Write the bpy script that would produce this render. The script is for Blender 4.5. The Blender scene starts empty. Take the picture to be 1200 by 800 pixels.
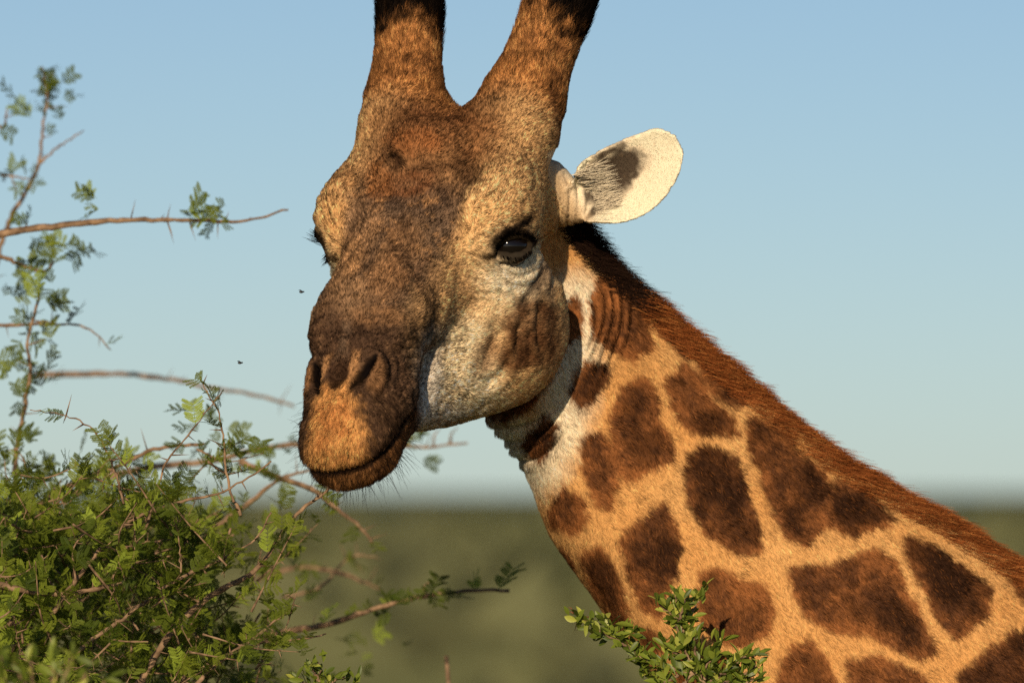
import bpy, math, random
import numpy as np
from mathutils import Vector, Matrix
from mathutils.bvhtree import BVHTree

rng = np.random.default_rng(7)
random.seed(7)
scene = bpy.context.scene
col = scene.collection

# ------------------------------------------------------------------ camera
CAM_H, CAM_D, PITCH = 3.70, 10.5, math.radians(1.10)
PX = 1e-4                                   # radians per photograph pixel (300 mm lens, 36 mm sensor, 1200 px)
cam_d = bpy.data.cameras.new('camera'); cam = bpy.data.objects.new('camera', cam_d); col.objects.link(cam)
cam.location = (0, -CAM_D, CAM_H); cam.rotation_euler = (math.pi/2 + PITCH, 0, 0)
cam_d.lens = 300; cam_d.sensor_width = 36; cam_d.clip_start = 0.5; cam_d.clip_end = 30000
cam_d.dof.use_dof = True; cam_d.dof.focus_distance = CAM_D - 0.02; cam_d.dof.aperture_fstop = 5.6
scene.camera = cam

# ------------------------------------------------------------------ sky and sun
SUN_EL, SUN_AZ = math.radians(17), math.radians(9)     # azimuth: how far left of the camera's back the sun stands
world = bpy.data.worlds.new('World'); scene.world = world; world.use_nodes = True
wn = world.node_tree.nodes; wl = world.node_tree.links
bg = wn['Background']; sky = wn.new('ShaderNodeTexSky'); sky.sky_type = 'NISHITA'; sky.sun_disc = False
sun_dir = Vector((-math.sin(SUN_AZ)*math.cos(SUN_EL), -math.cos(SUN_AZ)*math.cos(SUN_EL), math.sin(SUN_EL)))   # towards the sun
sky.sun_elevation = SUN_EL; sky.sun_rotation = math.atan2(sun_dir.x, sun_dir.y)
sky.altitude = 300; sky.air_density = 0.62; sky.dust_density = 0.22; sky.ozone_density = 2.3
wl.new(sky.outputs[0], bg.inputs[0]); bg.inputs[1].default_value = 0.070
sd = bpy.data.lights.new('sun', 'SUN'); sun = bpy.data.objects.new('sun', sd); col.objects.link(sun)
sd.energy = 4.3; sd.angle = math.radians(0.55); sd.color = (1.0, 0.81, 0.58)
sun.rotation_euler = sun_dir.to_track_quat('Z', 'Y').to_euler(); sun.location = (0, 0, 12)
scene.view_settings.view_transform = 'Standard'; scene.view_settings.look = 'None'
scene.view_settings.exposure = 0.0; scene.view_settings.gamma = 1.0
scene.render.engine = 'CYCLES'; scene.cycles.use_denoising = False
scene.cycles.sample_clamp_direct = 6.0; scene.cycles.sample_clamp_indirect = 3.0
try:
    scene.cycles_curves.shape = 'RIBBONS'
    scene.cycles_curves.subdivisions = 2
except Exception:
    pass

# ------------------------------------------------------------------ helpers
_f = np.array((0, math.cos(PITCH), math.sin(PITCH))); _u = np.array((0, -math.sin(PITCH), math.cos(PITCH)))
_r = np.array((1.0, 0, 0)); CAMP = np.array((0, -CAM_D, CAM_H))
def ray(px, py): return _f + (px-600)*PX*_r + (400-py)*PX*_u
def P(px, py, y=0.0):                        # the world point at depth y seen at that place of the photograph
    d = ray(px, py); return CAMP + d*((y+CAM_D)/d[1])

def tag(o, label=None, cat=None, group=None, kind=None):
    if label: o['label'] = label
    if cat: o['category'] = cat
    if group: o['group'] = group
    if kind: o['kind'] = kind
    return o
def empty(name, loc):
    o = bpy.data.objects.new(name, None); col.objects.link(o); o.location = loc; o.empty_display_size = .05; return o
def mesh_obj(name, verts, faces, mat=None, parent=None, smooth=True):
    me = bpy.data.meshes.new(name); me.from_pydata([tuple(v) for v in verts], [], [tuple(f) for f in faces])
    if smooth: me.polygons.foreach_set('use_smooth', np.ones(len(me.polygons), bool))
    o = bpy.data.objects.new(name, me); col.objects.link(o)
    if mat: me.materials.append(mat)
    if parent: attach(o, parent)
    return o
def attach(o, parent):
    o.parent = parent; o.matrix_parent_inverse = Matrix.Translation(parent.location).inverted()
def spline(xs, ys, n=200):                   # monotone-x Catmull-Rom, sampled
    xs = np.array(xs, float); ys = np.array(ys, float); m = np.gradient(ys, xs)
    X = np.linspace(xs[0], xs[-1], n); i = np.clip(np.searchsorted(xs, X)-1, 0, len(xs)-2)
    h = xs[i+1]-xs[i]; t = (X-xs[i])/h
    Y = (2*t**3-3*t**2+1)*ys[i]+(t**3-2*t**2+t)*h*m[i]+(-2*t**3+3*t**2)*ys[i+1]+(t**3-t**2)*h*m[i+1]
    return lambda q: np.interp(q, X, Y)
def h3(i, j, k, s):
    n = (i*374761393 + j*668265263 + k*1274126177 + s*951274213) & 0x7fffffff
    n = ((n ^ (n >> 13))*1274126177) & 0x7fffffff
    return ((n ^ (n >> 16)) & 0xffff)/65535.0
def noise(p, freq, seed=0):                  # value noise, -1..1
    q = p*freq + 1000.0; i = np.floor(q).astype(np.int64); f = q-i; f = f*f*(3-2*f); r = 0
    for a in (0, 1):
        for b in (0, 1):
            for c in (0, 1):
                w = (f[:, 0] if a else 1-f[:, 0])*(f[:, 1] if b else 1-f[:, 1])*(f[:, 2] if c else 1-f[:, 2])
                r = r + w*h3(i[:, 0]+a, i[:, 1]+b, i[:, 2]+c, seed)
    return r*2-1
def fbm(p, freq, seed=0, oct=3):
    r = 0; a = 1; t = 0
    for o in range(oct): r = r + a*noise(p, freq*2**o, seed+o*17); t += a; a *= .55
    return r/t
def sstep(a, b, x):
    t = np.clip((x-a)/(b-a), 0, 1); return t*t*(3-2*t)
# ------------------------------------------------------------------ the giraffe's shape, as one distance field
# head frame, in cm: l = the animal's left, f = towards the muzzle, u = out of the forehead; origin midway between the eyes
S_PX = CAM_D*PX*100                          # cm per photograph pixel at the eye
PSI, DEL = math.radians(25), math.radians(38)
sp, cp, sl, cl = math.sin(PSI), math.cos(PSI), math.sin(DEL), math.cos(DEL)
def w3(r, up, tow): return np.array((r, -tow, up))
AL = w3(cp, 0, sp); AF = w3(-cl*sp, -sl, cl*cp); AU = w3(-sl*sp, cl, sl*cp)
RH = np.stack([AL, AF, AU], 1)               # columns
HO = P(494, 288, 0.0)
def to_head(p): return ((p-HO) @ RH)*100
def from_head(q): return HO + (np.asarray(q, float)*0.01) @ RH.T

def smin(a, b, k):
    h = np.maximum(k-np.abs(a-b), 0)/k; return np.minimum(a, b)-h*h*k*.25
def smax(a, b, k): return -smin(-a, -b, k)
def ell(q, c, r, rot=None):
    d = q-np.array(c, float)
    if rot is not None: d = d @ rot
    r = np.array(r, float); k0 = np.linalg.norm(d/r, axis=1); k1 = np.linalg.norm(d/(r*r), axis=1)+1e-9
    return k0*(k0-1)/k1
def rc(q, a, b, ra, rb):
    a = np.array(a, float); b = np.array(b, float); ab = b-a
    t = np.clip(((q-a) @ ab)/(ab @ ab), 0, 1)
    return np.linalg.norm(q-a-t[:, None]*ab, axis=1)-(ra+(rb-ra)*t)
def chain(q, pts, rs):
    d = None
    for i in range(len(pts)-1):
        e = rc(q, pts[i], pts[i+1], rs[i], rs[i+1]); d = e if d is None else np.minimum(d, e)
    return d
def rotm(ax, deg): return np.array(Matrix.Rotation(math.radians(deg), 3, ax))

def loft_table(fs, ws, tops, bots): return spline(fs, ws), spline(fs, tops), spline(fs, bots), fs[0], fs[-1]
SK = loft_table([-22, -16, -8, 0, 8, 16, 22, 27, 31, 35],
                [6.5, 8.4, 9.6, 9.4, 7.8, 6.9, 6.1, 5.3, 5.0, 4.5],
                [4.5, 7.6, 8.2, 7.8, 6.5, 5.4, 4.3, 2.9, 0.4, -3.4],
                [-12, -14, -14, -12, -7.5, -6.2, -7.4, -8.3, -8, -7.6])
JW = loft_table([-12, -6, 0, 8, 15, 21, 27, 32, 35.2],
                [7.6, 10.4, 12.0, 9.6, 5.8, 4.5, 4.7, 4.7, 3.4],
                [-5, -4, -4, -5, -5.5, -6.0, -6.4, -6.5, -7.0],
                [-19.5, -22.6, -22.9, -21.0, -17.0, -13.2, -11.6, -11.0, -9.6])
def loft(q, T, p=2.3):
    w, t, b, f0, f1 = T
    f = np.clip(q[:, 1], f0, f1); W = w(f); t_ = t(f); b_ = b(f)
    c = (t_+b_)/2; H = (t_-b_)/2
    x = np.abs(q[:, 0])/W; z = np.abs(q[:, 2]-c)/H
    k = (x**p+z**p)**(1/p)
    r = np.sqrt(q[:, 0]**2+(q[:, 2]-c)**2)
    d = np.where(k > 1e-4, r*(1-1/np.maximum(k, 1e-4)), -np.minimum(W, H))
    d = np.maximum(d, -np.minimum(W, H))
    e = np.abs(q[:, 1]-f)
    return np.where(e > 0, np.sqrt(np.maximum(d, 0)**2+e*e)+np.minimum(d, 0)*0, d)

FAR_EYE = 1.3
TW = math.radians(9)
def nostril(a): return ell(a, (3.3, 28.7, 2.1), (0.58, 2.7, 3.4), rotm('X', -24) @ rotm('Z', 24))
def untwist(q):
    # the muzzle is skewed a little about its own axis, as when chewing
    ang = TW*sstep(12, 30, q[:, 1]); c, s = np.cos(ang), np.sin(ang); u0 = -4.0
    l0, uu = q[:, 0]-1.3*sstep(18, 28, q[:, 1])*sstep(-9, -1, q[:, 2]), q[:, 2]-u0
    return np.stack([c*l0+s*uu, q[:, 1], -s*l0+c*uu+u0], 1)
def sdf_head(p):                             # metres in, metres out
    q = untwist(to_head(p))
    a = q.copy(); a[:, 0] = np.sqrt(q[:, 0]**2+.05)
    d = loft(q, SK)
    d = smin(d, ell(q, (0, 30.0, -3.8), (5.6, 5.4, 5.2)), 2.5)           # muzzle
    d = smin(d, ell(q, (0, 33.2, -4.8), (4.9, 3.2, 3.6)), 2.0)            # upper lip
    d = smin(d, ell(a, (2.8, 30.5, -4.6), (3.0, 4.8, 3.4)), 1.5)
    d = smin(d, ell(a, (4.3, 25.0, -4.8), (2.6, 4.5, 2.8)), 1.5)          # lip towards the mouth corner
    d = smin(d, ell(q, (0, -8.8, 7.6), (4.9, 4.6, 4.2)), 2.0)             # forehead boss
    d = smin(d, ell(q, (0, 11, 3.6), (3.4, 9, 3.0)), 3.0)                 # nose ridge
    d = smin(d, ell(a, (3.9, 17.5, 1.9), (2.9, 6.0, 2.9)), 2.2)           # swelling beside it
    d = smin(d, ell(a, (9.8, -3.2, 1.9), (4.5, 7.6, 6.0), rotm('Z', 8)), 1.8)   # brow and orbit
    d = smin(d, ell(a, (8.8, 1.6, -6.4), (2.8, 7.0, 4.0), rotm('Z', 30)), 4.5)      # cheek bone
    j = loft(q, JW, 2.5)
    j = smin(j, ell(a, (8.8, 0.2, -13.0), (4.6, 8.5, 8.8), rotm('Z', 22)), 3.5)             # jaw muscle
    d = smin(d, j, 3.2)
    d = smin(d, ell(q, (0, 32.2, -8.9), (4.6, 3.6, 2.3)), 1.5)            # chin
    # mouth
    um = -6.9+0.010*(a[:, 0])**2
    slit = np.maximum(np.abs(q[:, 2]-um)-.35*sstep(22, 28, q[:, 1]), 22.5-q[:, 1])
    d = smax(d, -np.maximum(slit, -(d+1.3)), 0.7)
    # nostrils: raised rims and a deep slit
    rn = rotm('X', -24) @ rotm('Z', 16)
    d = smin(d, ell(a, (3.0, 28.4, 0.5), (2.3, 4.2, 2.5), rn), 1.2)
    d = smax(d, -ell(a, (3.6, 28.9, 3.6), (1.5, 3.6, 2.2), rn), 1.2)
    d = smax(d, -nostril(a), 0.6)
    d = smax(d, -ell(q, (0, 29.5, 3.1), (1.1, 1.7, 1.6)), 1.0)            # dip between them
    # ossicones
    b0 = np.array((7.4, -17, 5.0)); dd = np.array((.145, -1.03, .43)); dd /= np.linalg.norm(dd)
    ao = a.copy(); ao[:, 0] -= np.where(q[:, 0] < 0, .075*np.clip(-19-q[:, 1], 0, 30), 0)
    os_ = chain(ao, [b0-dd*6, b0, b0+dd*4, b0+dd*10, b0+dd*19, b0+dd*24], [5.6, 5.9, 5.3, 4.2, 3.8, 3.5])
    d = smin(d, os_, 4.4)
    # eye: socket and lids (the far eye sits deeper under its brow)
    a = a.copy(); a[:, 0] += np.where(q[:, 0] < 0, FAR_EYE, 0)
    en = EYE_N
    d = smax(d, -ell(a, EYE_C+en*1.4, (3.2, 3.0, 2.3), EYE_R), 0.8)
    d = smin(d, chain(a, LID_UP, [.35, .62, .72, .7, .6, .35]), 0.8)
    d = smin(d, chain(a, LID_LO, [.35, .5, .55, .55, .5, .35]), 0.7)
    a[:, 0] -= np.where(q[:, 0] < 0, FAR_EYE, 0)
    # ears
    d = smin(d, rc(a, (9.0, -18.5, -6.5), EAR_B-EAR_AX*1.0-EAR_N*2.8, 4.6, 2.3), 3.0)
    d = smin(d, ear(q), 1.0)
    d = smin(d, ear(a, EAR2) + np.where(q[:, 0] > 0, 50, 0), 1.0)
    return d*0.01

EYE_N = np.array((.65, .61, .45)); EYE_N /= np.linalg.norm(EYE_N)
EYE_T = np.array((.50, -.75, -.48)); EYE_T -= EYE_N*(EYE_T @ EYE_N); EYE_T /= np.linalg.norm(EYE_T)   # towards the outer corner
EYE_B = np.cross(EYE_N, EYE_T); EYE_B *= np.sign(EYE_B[2])
EYE_R = np.stack([EYE_T, EYE_N, EYE_B], 1)
EYE_C = np.array((11.35, -0.65, -0.75)); EYE_RAD = 2.68
def on_eye(t, b, r):                         # a point on the eyeball's front, t/b in cm
    n = math.sqrt(max(r*r-t*t-b*b, .01)); return EYE_C+EYE_T*t+EYE_B*b+EYE_N*n
LID_UP = [on_eye(t, b, 3.0) for t, b in ((-2.95, -.55), (-1.8, .9), (-.4, 1.6), (.9, 1.55), (2.0, 1.0), (2.9, .3))]
LID_LO = [on_eye(t, b, 2.85) for t, b in ((-2.8, -.65), (-1.7, -1.0), (-.3, -1.35), (.9, -1.2), (1.9, -.65), (2.8, .28))]

# ear frame: from the root to the tip, across, and the way the hollow faces
def img_dir(r, up, tow): return w3(r, up, tow) @ RH
EAR_B = to_head(P(683, 236, 0.10)[None])[0]
EAR_AX = img_dir(.885, .455, .05); EAR_AX /= np.linalg.norm(EAR_AX)
EAR_N = img_dir(-.10, -.10, 1.0); EAR_N -= EAR_AX*(EAR_N @ EAR_AX); EAR_N /= np.linalg.norm(EAR_N)
EAR_W = np.cross(EAR_N, EAR_AX); EAR_W *= np.sign((EAR_W @ RH.T)[2])   # up in the picture
EAR_LEN = 14.0
_ew_up = spline([-1, 0, 1.5, 4, 7, 10, 13, 14.0], [2.4, 2.8, 4.1, 4.6, 4.6, 4.3, 3.4, 2.2])
_ew_dn = spline([-1, 0, 1.5, 4, 7, 10, 13, 14.0], [2.4, 3.0, 3.9, 4.8, 4.9, 3.9, 1.6, .2])
EAR1 = (EAR_AX, EAR_N, EAR_W)
_a = np.array((.35, -.85, -.40)); _a /= np.linalg.norm(_a); _n = np.array((.9, .3, .1)); _n -= _a*(_a @ _n); _n /= np.linalg.norm(_n)
EAR2 = (_a, _n, np.cross(_n, _a))            # the far ear is laid back
def ear(a, fr=None):
    A, Nn, W = fr or EAR1
    e = a-EAR_B; s = e @ A; t = e @ W; n = e @ Nn
    sc = np.clip(s, -1, EAR_LEN); wu = _ew_up(sc); wd = _ew_dn(sc)
    w = np.where(t > 0, wu, wd); x = np.clip(np.abs(t)/np.maximum(w, .2), 0, 1.3)
    cup = (3.3*np.exp(-(sc/7.5)**2)+.5)*(x*x-1)+0.3+.012*sc*sc
    th = .34+.25*np.exp(-(sc/3.0)**2)
    side = np.maximum((np.abs(t)-w)*.8, np.maximum(s-EAR_LEN, -1.0-s))
    v = np.abs(n-cup)*.72
    r = .3; m = th
    qx = np.maximum(side+r, 0); qy = np.maximum(v-m+r, 0)
    return np.sqrt(qx*qx+qy*qy)-r+np.minimum(np.maximum(side+r, v-m+r), 0)

# neck, in coordinates t (down along it) and n (across it, in the upright plane)
NA = math.radians(41)
def neck_tn(p): return p[:, 0]*math.cos(NA)-p[:, 2]*math.sin(NA), p[:, 0]*math.sin(NA)+p[:, 2]*math.cos(NA)
def _px_tn(pts, y): return np.array([np.array(neck_tn(P(x, z, y)[None])).ravel() for x, z in pts])
_up = _px_tn([(628, 205), (655, 232), (700, 290), (760, 345), (800, 382), (900, 464), (1000, 541), (1120, 607), (1200, 660), (1330, 742), (1800, 1080), (2300, 1300)], .2)
_lo = _px_tn([(430, 330), (500, 420), (572, 492), (612, 545), (650, 632), (700, 704), (752, 772), (805, 832), (900, 925), (1150, 1150), (1500, 1500), (1700, 1750)], .2)
_sup = spline(_up[:, 0], _up[:, 1], 400); _slo = spline(_lo[:, 0], _lo[:, 1], 400)
_t0 = _up[2, 0]
_hb = spline(_t0+np.array([-.25, -.1, 0, .2, .4, .6, .8, 1.2, 1.8, 2.3]), [.060, .075, .085, .10, .112, .124, .138, .17, .27, .34])
_y0 = spline(_t0+np.array([-.25, -.1, 0, .2, .4, .8, 1.2, 2.3]), [.20, .215, .24, .285, .31, .33, .32, .27])
T_BEG, T_END = _t0-.16, _t0+2.2
def sdf_neck(p):
    t, n = neck_tn(p); tc = np.clip(t, T_BEG, T_END)
    top = _sup(tc); bot = _slo(tc); c = (top+bot)/2; H = (top-bot)/2; b = _hb(tc)
    y = p[:, 1]-_y0(tc); z = n-c
    # narrower towards the crest
    bb = b*(1-.28*np.clip(z/H, -1, 1))
    k = (np.abs(y/bb)**2.1+np.abs(z/H)**2.1)**(1/2.1); r = np.sqrt(y*y+z*z)
    d = np.where(k > 1e-3, r*(1-1/np.maximum(k, 1e-3)), -b)
    d = np.maximum(d, -b)
    e = np.abs(t-tc)
    return np.where(e > 0, np.sqrt(np.maximum(d, 0)**2+e*e), d)
TOR = P(1900, 1350, .27)
def sdf_trunk(p):
    d = None
    X, Z = TOR[0], TOR[2]
    def add(d, e, k): return e if d is None else smin(d, e, k)
    d = add(d, ell(p, (X+.25, .27, Z-.28), (.62, .34, .66)), .2)
    d = add(d, ell(p, (X+.95, .27, Z-.38), (.75, .36, .52)), .25)
    d = add(d, ell(p, (X+1.45, .27, Z-.35), (.5, .31, .5)), .2)
    for s in (-1, 1):
        y = .27+s*.2
        d = add(d, chain(p, [(X+.12, y, Z-.6), (X+.10, y, 1.25), (X+.08, y, .75), (X+.10, y, .2), (X+.08, y, .04)], [.2, .12, .085, .06, .09]), .08)
        d = add(d, chain(p, [(X+1.5, y, Z-.55), (X+1.42, y, 1.45), (X+1.62, y, .85), (X+1.55, y, .2), (X+1.52, y, .04)], [.24, .16, .08, .06, .09]), .08)
    d = add(d, chain(p, [(X+1.9, .27, Z-.25), (X+2.05, .27, Z-.8), (X+2.06, .27, Z-1.4)], [.05, .03, .06]), .05)
    return d
def head_box(p): return (p[:, 0] < HO[0]+.37) & (p[:, 2] > HO[2]-.36)
def sdf(p):
    d = sdf_neck(p)
    m = head_box(p)
    hd = np.full(len(p), 9.0)
    if m.any(): hd[m] = sdf_head(p[m])
    return smin(d, hd, .030)

def sdf_c(f, p, n=300000):
    if not len(p): return np.zeros(0)
    return np.concatenate([f(p[i:i+n]) for i in range(0, len(p), n)])
def surface(f, lo, hi, h, B=8):
    """naive surface nets over the blocks near the surface -> verts, quads"""
    lo = np.array(lo); nb = np.ceil((np.array(hi)-lo)/(h*B)).astype(int); N = nb*B
    ax = [lo[i]+(np.arange(nb[i])+.5)*h*B for i in range(3)]
    G = np.stack(np.meshgrid(*ax, indexing='ij'), -1).reshape(-1, 3)
    c = sdf_c(f, G).reshape(nb)
    act = np.abs(c) < h*B*1.45
    F = np.repeat(np.repeat(np.repeat(np.where(c > 0, 1., -1.).astype(np.float32), B, 0), B, 1), B, 2)
    ij = np.argwhere(act)
    off = np.stack(np.meshgrid(*[np.arange(B)]*3, indexing='ij'), -1).reshape(-1, 3)
    idx = (ij[:, None]*B+off[None]).reshape(-1, 3)
    F[idx[:, 0], idx[:, 1], idx[:, 2]] = sdf_c(f, lo+(idx+.5)*h).astype(np.float32)
    neg = F < 0
    cnt = np.zeros(N-1, np.int8)
    for a in (0, 1):
        for b in (0, 1):
            for d in (0, 1): cnt += neg[a:N[0]-1+a, b:N[1]-1+b, d:N[2]-1+d]
    cells = np.argwhere((cnt > 0) & (cnt < 8))
    vid = np.full(N-1, -1, np.int32); vid[cells[:, 0], cells[:, 1], cells[:, 2]] = np.arange(len(cells))
    acc = np.zeros((len(cells), 3)); num = np.zeros(len(cells))
    cor = [(a, b, d) for a in (0, 1) for b in (0, 1) for d in (0, 1)]
    val = {k: F[cells[:, 0]+k[0], cells[:, 1]+k[1], cells[:, 2]+k[2]] for k in cor}
    for k in cor:
        for x in range(3):
            if k[x] == 0:
                m2 = list(k); m2[x] = 1; v0 = val[k]; v1 = val[tuple(m2)]; s = (v0 < 0) != (v1 < 0)
                t = np.where(s, v0/np.where(v0 == v1, 1, v0-v1), 0)
                pt = np.array(k, float)[None].repeat(len(cells), 0); pt[:, x] = t
                acc += pt*s[:, None]; num += s
    V = lo+(cells+.5+acc/num[:, None])*h
    Q = []
    for x in range(3):
        y, z = (x+1) % 3, (x+2) % 3
        sl0 = [slice(1, N[i]-1) for i in range(3)]; sl1 = list(sl0)
        sl0[x] = slice(0, N[x]-1); sl1[x] = slice(1, N[x])
        n0 = neg[tuple(sl0)]; n1 = neg[tuple(sl1)]; e = np.argwhere(n0 != n1)
        base = e.copy(); base[:, y] += 1; base[:, z] += 1
        def vv(dy, dz):
            b = base.copy(); b[:, y] -= dy; b[:, z] -= dz; return vid[b[:, 0], b[:, 1], b[:, 2]]
        q = np.stack([vv(1, 1), vv(0, 1), vv(0, 0), vv(1, 0)], 1)
        fl = n1[e[:, 0], e[:, 1], e[:, 2]]
        q[fl] = q[fl][:, ::-1]; Q.append(q)
    Q = np.concatenate(Q); Q = Q[(Q >= 0).all(1)]
    return V, Q
def gradient(f, V, h=.0012):
    g = np.zeros_like(V)
    for x in range(3):
        e = np.zeros(3); e[x] = h; g[:, x] = (sdf_c(f, V+e)-sdf_c(f, V-e))/(2*h)
    return g
def project(f, V, n=2):
    for _ in range(n):
        g = gradient(f, V); V = V-np.clip(sdf_c(f, V)/(np.sum(g*g, 1)+1e-3), -.003, .003)[:, None]*g
    return V
def subdivide(V, Q):
    E = np.sort(np.concatenate([Q[:, [i, (i+1) % 4]] for i in range(4)]), 1)
    key = E[:, 0].astype(np.int64)*len(V)+E[:, 1]; uq, inv = np.unique(key, return_inverse=True)
    a, b = uq//len(V), uq % len(V); nV = len(V); nE = len(uq)
    V2 = np.concatenate([V, (V[a]+V[b])/2, V[Q].mean(1)]); m = len(Q); e = [nV+inv[i*m:(i+1)*m] for i in range(4)]; c = nV+nE+np.arange(m)
    return V2, np.concatenate([np.stack([Q[:, i], e[i], c, e[i-1]], 1) for i in range(4)])
def laplace(V, Q, n, w=.5):
    for _ in range(n):
        s = np.zeros_like(V); k = np.zeros(len(V))
        for i in range(4):
            nb = V[Q[:, (i+1) % 4]]; k += np.bincount(Q[:, i], minlength=len(V))
            for x in range(3): s[:, x] += np.bincount(Q[:, i], nb[:, x], len(V))
        V = V*(1-w)+w*s/np.maximum(k, 1)[:, None]
    return V
# ------------------------------------------------------------------ materials
def mat(name, col=(.5, .5, .5), rough=.7, spec=.3):
    m = bpy.data.materials.new(name); m.use_nodes = True; b = m.node_tree.nodes['Principled BSDF']
    b.inputs['Base Color'].default_value = (*col, 1); b.inputs['Roughness'].default_value = rough
    b.inputs['Specular IOR Level'].default_value = spec
    return m
def node(m, t, **kw):
    n = m.node_tree.nodes.new(t)
    for k, v in kw.items(): setattr(n, k, v)
    return n
def lin(r, g, b):
    f = lambda c: (c/255/12.92) if c <= 10 else ((c/255+.055)/1.055)**2.4
    return np.array((f(r), f(g), f(b)))

M_skin = mat('giraffe_coat', rough=.75, spec=.03)
_a = node(M_skin, 'ShaderNodeAttribute', attribute_name='coat')
_n = node(M_skin, 'ShaderNodeTexNoise'); _n.inputs['Scale'].default_value = 420; _n.inputs['Detail'].default_value = 3
_b = node(M_skin, 'ShaderNodeBump'); _b.inputs['Strength'].default_value = .5; _b.inputs['Distance'].default_value = .0015
L = M_skin.node_tree.links; bs = M_skin.node_tree.nodes['Principled BSDF']
L.new(_a.outputs['Color'], bs.inputs['Base Color']); L.new(_n.outputs['Fac'], _b.inputs['Height']); L.new(_b.outputs['Normal'], bs.inputs['Normal'])

def hair_mat(name, blend):
    """fur shader: the strand's colour and the coat's own surface direction are stored on each strand"""
    m = bpy.data.materials.new(name); m.use_nodes = True; nt = m.node_tree; nt.nodes.clear()
    out = nt.nodes.new('ShaderNodeOutputMaterial'); c = nt.nodes.new('ShaderNodeAttribute'); c.attribute_name = 'coat'
    if blend:
        n = nt.nodes.new('ShaderNodeAttribute'); n.attribute_name = 'lie'
        d = nt.nodes.new('ShaderNodeBsdfDiffuse'); nt.links.new(c.outputs['Color'], d.inputs['Color']); nt.links.new(n.outputs['Vector'], d.inputs['Normal'])
    else:
        d = nt.nodes.new('ShaderNodeBsdfDiffuse'); nt.links.new(c.outputs['Color'], d.inputs['Color'])
    h = nt.nodes.new('ShaderNodeBsdfHair'); h.component = 'Reflection'; h.inputs['RoughnessU'].default_value = .35; h.inputs['RoughnessV'].default_value = .5
    nt.links.new(c.outputs['Color'], h.inputs['Color'])
    mx = nt.nodes.new('ShaderNodeMixShader'); mx.inputs[0].default_value = .18 if blend else .35
    nt.links.new(d.outputs[0], mx.inputs[1]); nt.links.new(h.outputs[0], mx.inputs[2]); nt.links.new(mx.outputs[0], out.inputs['Surface'])
    return m
M_fur = hair_mat('fur', True); M_hair = hair_mat('long_hair', False)
M_eye = mat('eye', (.006, .004, .003), .07, .35)

# ------------------------------------------------------------------ the coat: skin folds and colours, charted on the animal
def to_px(p):
    d = p-CAMP; w = d @ _f; return np.stack([600+(d @ _r)/w/PX, 400-(d @ _u)/w/PX], 1)
def seg_dist(c, pts, closed=False):
    pts = np.array(pts, float); n = len(pts); d = np.full(len(c), 1e9)
    for i in range(n if closed else n-1):
        a, b = pts[i], pts[(i+1) % n]; ab = b-a; t = np.clip(((c-a) @ ab)/(ab @ ab), 0, 1)
        d = np.minimum(d, np.hypot(*(c-a-t[:, None]*ab).T))
    return d
def inside(c, pts):
    pts = np.array(pts, float); r = np.zeros(len(c), bool); x, y = c[:, 0], c[:, 1]
    for i in range(len(pts)):
        (x0, y0), (x1, y1) = pts[i-1], pts[i]
        if y0 == y1: continue
        r ^= ((y0 > y) != (y1 > y)) & (x < (x1-x0)*(y-y0)/(y1-y0)+x0)
    return r
def box_of(c, pts, pad):
    p = np.array(pts, float); lo = p.min(0)-pad; hi = p.max(0)+pad
    return np.where((c[:, 0] > lo[0]) & (c[:, 0] < hi[0]) & (c[:, 1] > lo[1]) & (c[:, 1] < hi[1]))[0]
def curve_pts(pts, n=6):                      # smooth a traced line
    p = np.array(pts, float)
    if len(p) < 3: return p
    s = np.r_[0, np.cumsum(np.hypot(*np.diff(p, axis=0).T))]
    fx, fy = spline(s, p[:, 0]), spline(s, p[:, 1]); t = np.linspace(0, s[-1], n*len(p)); return np.stack([fx(t), fy(t)], 1)

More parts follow.
